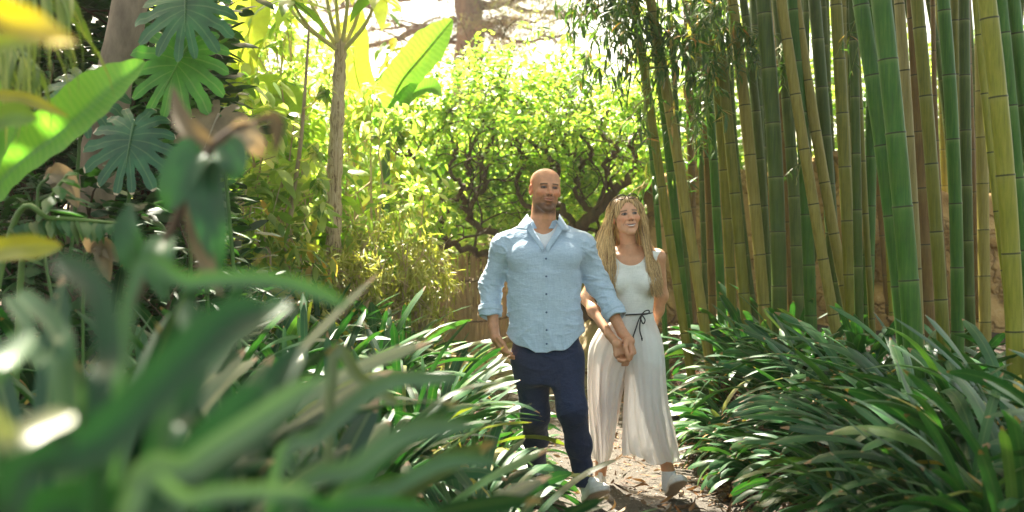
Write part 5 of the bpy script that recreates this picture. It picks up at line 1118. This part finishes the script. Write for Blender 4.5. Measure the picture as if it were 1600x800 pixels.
        d = smax(d, np.where(side & (p[:, 2] < m(0, 500)[2]+.03) & (p[:, 0] < m(918, 0)[0]) & (p[:, 0] > m(788, 0)[0]), hz-p[:, 2], -1), .004)
        for c_, e_ in ((cuff_r, el_r), (cuff_l, el_l)):
            ax = nrm(c_-e_); pr = (p-c_)@ax; close = np.linalg.norm(p-c_-ax*.02, axis=1) < .12; d = np.where(close, smax(d, pr, .004), d)
        # open neck: a wedge down the front and a round hole
        d = smax(d, -cap(p, m(849, 352, -.01), m(849, 300, -.02), .068, .075), .006)
        zz = p[:, 2]; top = m(0, 350)[2]; bot = m(0, 389)[2]; wv = np.clip((zz-bot)/(top-bot), 0, 1.5)*.080
        vd = np.where((p[:, 1] < Y0-.015), np.abs(p[:, 0]-m(852, 0)[0]+.004)-wv, .1); d = smax(d, -np.maximum(vd, bot-zz), .004)
        return d
    sh = part(shirt, org+[-.62, -.35, .85], org+[.5, .25, 1.72], .0035, 'shirt', M_SHIRT, o, org)
    for c_, e_, nm, r in ((cuff_r, el_r, 'cuff', .056), (cuff_l, el_l, 'cuff', .056)):
        ax = nrm(c_-e_)
        def cf(p, c_=c_, ax=ax, r=r):
            pr = (p-c_)@ax; rad = np.linalg.norm(p-c_-pr[:, None]*ax, axis=1)-r-.0035*wob(p, 50)-.06*np.clip(pr+.03, -1, 1)*0-.004*(pr < -.02)
            return smax(smax(np.abs(rad)-.006, pr-.012+.006*np.sin(p[:, 0]*60), .004), -pr-.052, .004)
        part(cf, c_-.13, c_+.13, .0035, 'cuff', M_SHIRT, sh, org)
    for py in (404, 431, 458, 486, 513, 534):
        c = np.array([float(pcx(m(0, py)[2])), 0, m(0, py)[2]])
        ys = np.linspace(Y0-.22, Y0-.05, 120); q = np.stack([np.full(120, c[0]), ys, np.full(120, c[2])], -1); hit = ys[np.argmax(shirt(q) < 0)]
        th = np.linspace(0, 2*PI, 13)[:-1]; ring = np.stack([c[0]+.0055*np.cos(th), np.full(12, hit-.003), c[2]+.0055*np.sin(th)], -1); bk = ring+[0, .004, 0]
        V = np.concatenate([ring, bk, [[c[0], hit-.0035, c[2]]]]); F = [[i, (i+1) % 12, 24] for i in range(12)]+[[i, i+12, (i+1) % 12+12, (i+1) % 12] for i in range(12)]
        mk('button', V-org, F, plainmat('navy_button', (.07, .12, .24), .4), sh)
    # collar: stand and two points
    def collar(p):
        c0 = m(848, 352, .012); q = p-c0; rad = np.sqrt((q[:, 0]/1.0)**2+(q[:, 1]/.92)**2); zc = q[:, 2]
        fold = np.abs(rad-(.079-.35*(zc-.005)))-.0035
        up = .040-.10*np.clip(-q[:, 1], 0, .1)*3.2-.012*0; dn = -.020
        d = smax(smax(fold, zc-up-.022*(q[:, 1] > 0), .003), dn-zc, .003)
        front = np.abs(q[:, 0]+.002)-.030-.30*np.clip(zc+.02, 0, 1)*1.6; d = smax(d, np.where(q[:, 1] < 0, -front, -1), .003)
        return d
    part(collar, m(848, 352)-[.16, .16, .12], m(848, 352)+[.16, .16, .12], .0028, 'collar', M_SHIRT, sh, org)
    def patch(c, bul, name, n=10, th=.0035):
        u, v = np.meshgrid(np.linspace(0, 1, n), np.linspace(0, 1, n), indexing='ij'); c = [np.array(t) for t in c]
        G = c[0]*((1-u)*(1-v))[..., None]+c[1]*(u*(1-v))[..., None]+c[2]*(u*v)[..., None]+c[3]*((1-u)*v)[..., None]
        G = G+(np.sin(PI*u)*np.sin(PI*v)*1.0)[..., None]*np.array([0, -bul, bul*.5]); B = G+[0, th, -th*.3]
        V = np.concatenate([G.reshape(-1, 3), B.reshape(-1, 3)]); q = []
        for a in range(n-1):
            for b in range(n-1): k = a*n+b; q.append([k, k+1, k+n+1, k+n]); k += n*n; q.append([k, k+n, k+n+1, k+1])
        rim = [a for a in range(n)]+[a*n+n-1 for a in range(1, n)]+[(n-1)*n+a for a in range(n-2, -1, -1)]+[a*n for a in range(n-2, 0, -1)]
        for a, b in zip(rim, rim[1:]+rim[:1]): q.append([a, a+n*n, b+n*n, b])
        mk(name, V-org, np.array(q), M_SHIRT, sh, org)if 0 else mk(name, V-org, np.array(q), M_SHIRT, sh)
    patch([m(824, 334, .0), m(805, 358, -.07), m(823, 359, -.118), m(831, 347, -.085)], .012, 'collar_point')
    patch([m(874, 334, .0), m(891, 360, -.07), m(879, 360, -.118), m(871, 348, -.085)], .012, 'collar_point')
    patch([m(826, 345, -.07), m(822, 357, -.112), m(848, 394, -.142), m(851, 387, -.135)], .006, 'lapel_edge')
    patch([m(876, 345, -.07), m(880, 358, -.112), m(855, 395, -.142), m(852, 387, -.135)], .006, 'lapel_edge')
    def tee(p):
        d = torso(p, -.001); return smax(smax(d, -cap(p, m(849, 353, -.025), m(849, 300, -.03), .062, .07), .004), m(0, 420)[2]-p[:, 2], .004)
    part(tee, m(849, 400)-[.2, .2, .1], m(849, 340)+[.2, .2, .05], .004, 'undershirt', M_WHITE, o, org)
    # jeans
    M_JEAN = fabric('navy_denim', (.024, .038, .085), (.012, .020, .050), 420, .85, .5, sheen=.1, wscale=12)
    def jeans(p):
        d = loft(p, [(m(0, 600)[2], m(858, 0)[0], Y0, .16, .115), (m(0, 560)[2], m(855, 0)[0], Y0, .188, .122), (m(0, 530)[2], m(853, 0)[0], Y0, .180, .118), (m(0, 505)[2], m(851, 0)[0], Y0, .172, .112)])
        l1 = chain(p, [hip_l+[.0, 0, -.05], kn_l, (kn_l+an_l)/2+[.004, .02, 0], an_l+[0, .01, -.015]], [.104, .074, .064, .053], .05)
        l2 = chain(p, [hip_r+[0, 0, -.05], kn_r, (kn_r+an_r)/2, an_r], [.104, .074, .064, .056], .05)
        d = smin(d, smin(l1, l2, .015), .04)
        kz = np.exp(-((p[:, 2]-kn_l[2])/.12)**2)+np.exp(-((p[:, 2]-an_l[2]-.06)/.07)**2)*1.4+np.exp(-((p[:, 2]-m(0, 575)[2])/.07)**2)
        d = d-.003*wob(p, 22)-(.0025+.0045*kz)*crease(p, (.45, .5, 1.1), 34, 2., 2.)
        d = smax(d, np.where(p[:, 1] < Y0+.15, an_l[2]-.045-p[:, 2], -1), .004)
        return smax(d, p[:, 2]-m(0, 508)[2], .004)
    part(jeans, org+[-.35, -.35, .02], org+[.22, .55, 1.08], .0042, 'jeans', M_JEAN, o, org)
    shoe(np.array([m(917, 0, .02)[0], Y0+.03, .012]), np.array([m(944, 0, -.22)[0], Y0-.235, .135]), o, org)
    shoe(m(838, 772, .46)+[0, 0, .14], m(842, 790, .24)+[0, 0, -.02], o, org)
    tag(o, 'bald bearded man walking in pale blue linen shirt and navy jeans, holding the woman\'s hand', 'person', 'walking couple')
build_man()
# ---------------------------------------------------------------- the woman
def build_woman():
    Y0 = 6.45; m = lambda px, py, dy=0: P(px, py, Y0+dy)
    org = np.array([P(985, 780, Y0)[0], Y0, 0.]); o = empty('person', org)
    sc = .97; Hc = m(979, 337.5, -.05); Rh = rotm(math.radians(7), math.radians(-7), math.radians(-6)); hl = lambda p: (p-Hc)@Rh
    sh_r, el_r, wr_r = m(940, 405, .02), m(916, 466, .0), m(952, 523, -.23)
    sh_l, el_l, wr_l = m(1027, 402, .02), m(1034, 462, .07), m(1016, 524, .16)
    kn_r, an_r = m(950, 640, .05), m(938, 742, .36); kn_l, an_l = m(1016, 628, -.07), m(1044, 735, -.05)
    def torso(p, g=0.):
        z = lambda py: m(0, py)[2]; X = lambda px: m(px, 0)[0]
        d = loft(p, [(z(570), X(982), Y0+.02, .165+g, .12+g), (z(540), X(983), Y0+.02, .168+g, .125+g), (z(512), X(985), Y0+.01, .140+g, .105+g), (z(487), X(987), Y0, .112+g, .090+g), (z(465), X(987), Y0-.01, .118+g, .092+g), (z(440), X(985), Y0-.015, .132+g, .098+g),
                     (z(415), X(984), Y0-.01, .138+g, .092+g), (z(400), X(983), Y0+.0, .120+g, .075+g), (z(388), X(982), Y0+.01, .07+g, .055+g)], 2.2)
        for s in (sh_r, sh_l): d = smin(d, cap(p, m(982, 392, .02), s, .040+g, .046+g), .035)
        for px in (963, 1008): d = smin(d, ell(p, m(px, 441, -.085), (.060+g, .058+g, .058+g)), .03)
        return d
    def body(p):
        d = head_sdf(hl(p), True, 1.0, sc); d = smin(d, cap(p, Hc+[-.002, .03, -.06], m(982, 390, .01), .044, .049), .02)
        d = smin(d, cap(p, m(950, 399, -.045), m(972, 401, -.062), .007, .008), .014); d = smin(d, cap(p, m(1015, 398, -.045), m(994, 401, -.062), .007, .008), .014)
        d = smin(d, torso(p, 0), .025)
        d = smin(d, chain(p, [sh_r, el_r, el_r*.65+wr_r*.35, wr_r], [.043, .033, .034, .023], .03), .025)
        d = smin(d, chain(p, [sh_l, el_l, el_l*.65+wr_l*.35, wr_l], [.043, .034, .034, .023], .03), .025)
        pr = m(966, 544, -.30); d = smin(d, hand(p, wr_r, pr, (.28, -.15, -1), (-.88, -.2, -.3), (.25, .55, -.1), [(.5, .75), (.55, .75), (.6, .75), (.7, .75)], .92, [m(974, 533, -.28), m(980, 542, -.26), m(984, 551, -.24), m(984, 556, -.23)]), .01)
        pl = m(1008, 546, .18); d = smin(d, hand(p, wr_l, pl, pl-wr_l, (0, 1, 0), (-1, 0, 0), [(.2, .3)]*4, .9, [pl+[-.01, -.02, .03], pl+[-.02, -.04, .0], pl+[-.02, -.045, -.02]]), .01)
        for h, k, a in ((m(960, 555, .02), kn_r, an_r), (m(1008, 555, .0), kn_l, an_l)): d = smin(d, chain(p, [h, k, (k*.7+a*.3)+[0, .02, 0], a], [.082, .055, .050, .033], .03), .03)
        d = smin(d, cap(p, an_l, an_l+[0, .03, -.05], .033, .03), .02)
        return d
    def col(V):
        c = head_color(hl(V), (.70, .37, .22), True, sc, 1.0); far = np.linalg.norm(V-Hc, axis=1) > .16
        c[far] = np.array([.58, .30, .165])*(1+.05*wob(V[far], 40)[:, None]); return dict(col=c)
    part(body, org+[-.36, -.42, -.02], org+[.32, .5, 1.80], .0031, 'body', M_SKINW, o, org, col)
    # ribbed tank top
    M_TOP = fabric('cream_knit', (.78, .78, .73), (.66, .66, .62), 260, .9, .25)
    def top(p):
        d = torso(p, .007)-.0012*wob(p, 30)-.003*crease(p, (.4, .6, 1.2), 30, 2.)*sstep(m(0, 462)[2], m(0, 485)[2], -p[:, 2]*-1)*0
        z = p[:, 2]; d = smax(d, m(0, 500)[2]-z, .004)
        d = smax(d, -ell(p, m(985, 388, -.08), (.092, .14, .098)), .004)
        for px, r in ((926, .070), (1046, .070)): d = smax(d, -cap(p, m(px, 408, -.2), m(px, 408, .2), r, r), .004)
        return smax(d, z-m(0, 392)[2], .004)
    part(top, org+[-.3, -.3, .8], org+[.3, .3, 1.45], .0032, 'tank_top', M_TOP, o, org)
    # pleated sheer culottes over opaque shorts
    M_SHEER = fabric('sheer_ivory_chiffon', (.92, .90, .86), (.87, .84, .79), 700, .8, .12, trans=.25, alpha=.16, sheen=.4)
    M_LINING = fabric('ivory_lining', (.82, .80, .76), (.72, .70, .66), 300, .8, .3, trans=.1)
    def leg(rings, pl, ph, nseg=120, inner=False):
        r = np.array(rings, float); nz = 70; t = np.linspace(0, 1, nz); ti = np.linspace(0, 1, len(r)); f = [np.interp(t, ti, r[:, i]) for i in range(6)]
        k = np.ones(7)/7; f = [np.convolve(np.pad(a, 3, 'edge'), k, 'valid') for a in f]
        a = np.linspace(0, 2*PI, nseg, endpoint=False); V = np.zeros((nz, nseg, 3))
        for i in range(nz):
            amp = f[5][i]; th = a+.25*math.sin(i*.05)
            pleat = amp*(np.sin(th*pl+ph+.8*np.sin(th*2+i*.03))*.6+np.sin(th*(pl*2-1)+ph*2-i*.02)*.25+.3*np.sin(th*3+ph+i*.04)*min(1, t[i]*1.5))
            c = P(f[0][i], f[1][i], Y0+f[2][i]); ra, rb_ = f[3][i]+pleat, f[4][i]+pleat
            V[i, :, 0] = c[0]+np.cos(a)*ra; V[i, :, 1] = c[1]+np.sin(a)*rb_; V[i, :, 2] = c[2]+(.022*np.sin(a*2+ph)+.012*np.sin(a*5+ph)+np.where(np.cos(a) < 0, .0, .0))*t[i]**6
        i, j = np.meshgrid(np.arange(nz-1), np.arange(nseg), indexing='ij'); F = np.stack([i*nseg+j, i*nseg+(j+1) % nseg, (i+1)*nseg+(j+1) % nseg, (i+1)*nseg+j], -1).reshape(-1, 4)
        return V.reshape(-1, 3), F
    V1, F1 = leg([(989, 488, 0, .102, .092, .002), (995, 510, 0, .115, .105, .003), (1002, 535, -.01, .120, .118, .003), (1006, 565, -.02, .116, .125, .004), (1008, 600, -.03, .112, .140, .006), (1009, 640, -.03, .122, .155, .011), (1013, 675, -.02, .138, .17, .017), (1015, 702, -.01, .148, .18, .021), (1016, 713, 0, .150, .185, .022)], 13, .5)
    V2, F2 = leg([(986, 488, 0, .108, .092, .002), (975, 510, 0, .135, .11, .004), (961, 540, .01, .148, .125, .006), (950, 575, .03, .112, .14, .008), (945, 615, .06, .092, .150, .010), (943, 655, .09, .078, .155, .012), (941, 695, .13, .056, .15, .013), (939, 718, .16, .042, .12, .012)], 12, 2.1)
    cu = mk('culottes', np.concatenate([V1, V2])-org, np.concatenate([F1, F2+len(V1)]), M_SHEER, o)
    def shorts(p):
        d = loft(p, [(m(0, 560)[2], m(984, 0)[0], Y0+.02, .150, .118), (m(0, 540)[2], m(984, 0)[0], Y0+.01, .148, .115), (m(0, 512)[2], m(986, 0)[0], Y0, .118, .102), (m(0, 492)[2], m(987, 0)[0], Y0, .100, .088)], 2.2)
        d = smin(d, cap(p, m(1003, 545, -.01), m(1007, 575, -.04), .105, .102), .03); d = smin(d, cap(p, m(962, 545, .02), m(956, 575, .03), .10, .095), .03)
        return smax(d, m(0, 566)[2]+.01*np.sin(p[:, 0]*20)-p[:, 2], .004)
    part(shorts, org+[-.3, -.3, .6], org+[.3, .3, 1.1], .0045, 'lining_shorts', M_LINING, cu, org)
    # cord belt with a bow
    M_CORD = plainmat('black_cord', (.02, .018, .02), .7); a = Acc()
    th = np.linspace(0, 2*PI, 50); c0 = m(987, 490, 0); lp = np.stack([c0[0]+.117*np.cos(th), c0[1]+.105*np.sin(th), c0[2]+.006*np.cos(th*1)+0*th], -1); V, F = tube(lp, .0045, 6); a.add(V, F)
    kx = lambda px, py, dy=-.125: m(px, py, dy)
    for pts in ([kx(1003, 491), kx(1008, 486, -.13), kx(1014, 485, -.128), (kx(1013, 490, -.128)), kx(1003, 492)], [kx(1003, 491), kx(1001, 497, -.13), kx(1005, 506, -.13), kx(1008, 500, -.13), kx(1003, 492)], [kx(1003, 491), kx(998, 500), kx(994, 512, -.12), kx(989, 527, -.115)], [kx(1003, 491), kx(1000, 505), kx(1000, 518), kx(1003, 528, -.12)]):
        V, F = tube(spline(pts, 16), .0036, 6); a.add(V, F)
    for e in (kx(989, 527, -.115), kx(1003, 528, -.12)): V, F = tube(np.array([e, e+[.001, 0, -.02]]), [.006, .0045], 6); a.add(V, F)
    a.build('cord_belt', M_CORD, cu, org)
    # hair: a cap over the skull and long locks
    m_h, nt, bs = mat('long_blonde_hair'); c = ramp(nt, attr(nt, 'rnd'), [(0, (.13, .07, .028)), (.35, (.38, .23, .09)), (.7, (.66, .44, .19)), (1, (.84, .64, .33))])
    c = mix(nt, ramp(nt, attr(nt, 'tt'), [(.0, (.55, .55, .55)), (.35, (0, 0, 0))]), c, (.17, .10, .05)); nt.links.new(c, bs.inputs['Base Color']); bs.inputs['Roughness'].default_value = .42; bs.inputs['Anisotropic'].default_value = .4
    def hcap(p):
        q = hl(p)/sc; d = ell(q, (0, .014, .032), (.084, .106, .084)); d = smin(d, cap(q, (0, .055, -.02), (0, .105, -.19), .060, .060), .04)
        face = ell(q, (0, -.115, -.035), (.063, .10, .113)); d = smax(d, -face, .012); d = smax(d, -cap(q, (0, .0, -.085), (0, .0, -.3), .062, .07), .01); d = d+.0015*np.exp(-(q[:, 0]/.006)**2)*(q[:, 2] > .05)
        st = np.arctan2(q[:, 0], q[:, 1]+.0)*24; return (d-.0022*np.sin(st+4*wob(q, 30, 4)))*sc
    V, F = poly(hcap, Hc-[.16, .16, .30], Hc+[.16, .2, .18], .003); hr = Acc(); a = Acc(); ql = (V-Hc)@Rh; sp = .5+.4*np.sin(np.arctan2(ql[:, 0], ql[:, 1])*37+ql[:, 2]*9)
    a.add(V, F[:, ::1], rnd=np.clip(sp*.7+.1, 0, 1), tt=np.clip(.33-(ql[:, 2]-.02)*2.6, 0, 1)); rg = np.random.default_rng(12)
    A_ = lambda L: np.array([P(x, y, Y0+d) for x, y, d in L])
    inL = A_([(976, 310, -.03), (965, 318, -.075), (960.5, 330, -.075), (957, 345, -.055), (955, 365, -.04), (958, 390, -.07), (959, 418, -.12), (961, 442, -.155), (962, 462, -.13)])
    outL = A_([(976, 308, .0), (960, 315, .0), (952, 328, .01), (945, 348, .02), (938, 370, .03), (930, 398, .02), (930, 425, -.02), (936, 448, -.03), (947, 466, -.06)])
    inR = A_([(980, 310, -.03), (992, 316, -.075), (999, 326, -.075), (1002.5, 340, -.06), (1003, 356, -.05), (1003, 378, -.06), (1010, 405, -.10), (1017, 436, -.14), (1021, 460, -.12)])
    outR = A_([(980, 308, 0), (993, 312, 0), (1002, 326, .01), (1007, 346, .02), (1012, 368, .03), (1019, 392, .02), (1028, 420, -.02), (1031, 444, -.04), (1029, 458, -.05)])
    for inn, out, n in ((inL, outL, 1000), (inR, outR, 850)):
        for k in range(n):
            wide = k < 230
            u = rg.random()**.9; e = rg.integers(7, 10) if rg.random() < .5 else 9; L = inn*(1-u)+out*u; L = L[:e]
            bulge = math.sin(PI*u)*.022; L[1:, 1] -= bulge*rg.uniform(.3, 1.4); L[1:] += rg.normal(0, .0035 if wide else .007, (len(L)-1, 3)); w = np.arange(len(L))
            L[:, 0] += .009*np.sin(w*1.3+rg.random()*1.2+u*5)*w/6; L[:, 1] += .008*np.sin(w*1.1+rg.random()*2+u*4)*w/6; L[-1] += rg.normal(0, .012, 3)
            S = spline(L, 20); r = np.interp(np.linspace(0, 1, 20), [0, .12, .7, 1], [.0018, .0030, .0024, .0004])*(rg.uniform(1.1, 1.9) if wide else rg.uniform(.28, .65)); V, F = tube(S, r, 4)
            a.add(V, F, rnd=np.clip(rg.normal(.35 if wide else .62, .22), 0, 1), tt=np.repeat(np.linspace(0, 1, 20), 4))
    for k in range(160):                       # locks down the back
        u = rg.random(); x0 = 953+u*50; L = A_([(977+(u-.5)*14, 311, .04), (x0+(u-.5)*6, 325, .09), (x0-2, 350, .12), (x0-4+(u-.5)*14, 385, .11), (x0-6+(u-.5)*22, 420, .12), (x0-6+(u-.5)*24, 450, .12)]); L[1:] += rg.normal(0, .005, (5, 3))
        S = spline(L, 14); V, F = tube(S, np.linspace(.003, .001, 14), 4); a.add(V, F, rnd=np.clip(rg.normal(.4, .2), 0, 1), tt=np.repeat(np.linspace(0, 1, 14), 4))
    a.build('hair', m_h, o, org)
    # feet
    sk = lambda a_: None
    def sock(p): return smax(smax(cap(p, an_l+[.002, -.002, .0], an_l+[.005, .02, -.09], .040, .040), -cap(p, an_l+[0, 0, .05], an_l, .030, .032), .003), p[:, 2]-an_l[2]-.0, .004)
    part(sock, an_l-[.1, .1, .15], an_l+[.1, .15, .06], .003, 'sock', M_WHITE, o, org)
    hl_ = np.array([m(1047, 785, -.02)[0], Y0-.0, .012]); shoe(hl_, np.array([m(1064, 0, -.2)[0], Y0-.23, .145]), o, org)
    shoe(m(938, 778, .42)+[0, 0, .13], m(938, 790, .2), o, org)
    tag(o, 'smiling woman with long blonde hair in cream top and sheer ivory culottes', 'person', 'walking couple')
    # sunglasses pushed up on the hair
    g = empty('sunglasses', Hc+Rh@np.array([0, -.05, .12])); go = np.array(g.location); fr = plainmat('dark_tortoiseshell', (.05, .03, .02), .3); W = lambda q: Hc+Rh@(np.array(q, float)*sc)
    lens = fabric('tinted_lens', (.16, .13, .10), (.14, .11, .09), rough=.1, wr=0, sheen=0, alpha=.45)
    for s in (-1, 1):
        th = np.linspace(0, 2*PI, 21); ring = np.array([W((s*.032+.026*math.cos(t), -.064-.010*math.sin(t)-.0*s, .101+.012*math.sin(t)+(.002 if 1 else 0))) for t in th]); V, F = tube(ring, .0032, 6); Acc().add(V, F).build('rim', fr, g, go)
        ctr = ring[:-1].mean(0); V = np.concatenate([ring[:-1], ring[:-1]+nrm(Rh@np.array([0, .6, -.8]))*.0015, [ctr]]); n = 20
        F = [[i, (i+1) % n, 2*n] for i in range(n)]+[[i, (i+1) % n, (i+1) % n+n, i+n] for i in range(n)]; mk('lens', V-go, F, lens, g)
        ln = np.array([W((s*.058, -.062, .104)), W((s*.080, -.025, .092)), W((s*.086, .03, .06)), W((s*.088, .06, .03))]); V, F = tube(spline(ln, 12), .0028, 6); Acc().add(V, F).build('temple_arm', fr, g, go)
    V, F = tube(np.array([W((-.007, -.066, .106)), W((0, -.068, .108)), W((.007, -.066, .106))]), .003, 6); Acc().add(V, F).build('bridge', fr, g, go)
    tag(g, 'tortoiseshell sunglasses pushed up on the woman\'s hair', 'sunglasses')
build_woman()
def haze():
    m = bpy.data.materials.new('warm_air'); m.use_nodes = True; nt = m.node_tree; nt.nodes.clear(); out = nt.nodes.new('ShaderNodeOutputMaterial'); v = nt.nodes.new('ShaderNodeVolumePrincipled')
    v.inputs['Color'].default_value = (1, .96, .88, 1); v.inputs['Density'].default_value = .0012; v.inputs['Anisotropy'].default_value = .45; nt.links.new(v.outputs[0], out.inputs['Volume'])
    lo = np.array([-62, -22, -3.]); hi = np.array([62, 92, 12.]); V = np.array([[(lo, hi)[a][0], (lo, hi)[b][1], (lo, hi)[c][2]] for a in (0, 1) for b in (0, 1) for c in (0, 1)])
    F = np.array([[0, 1, 3, 2], [4, 6, 7, 5], [0, 4, 5, 1], [2, 3, 7, 6], [0, 2, 6, 4], [1, 5, 7, 3]]); tag(mk('haze', V, F, m, smooth=False), 'faint warm haze glowing in the backlight', kind='stuff')
haze()
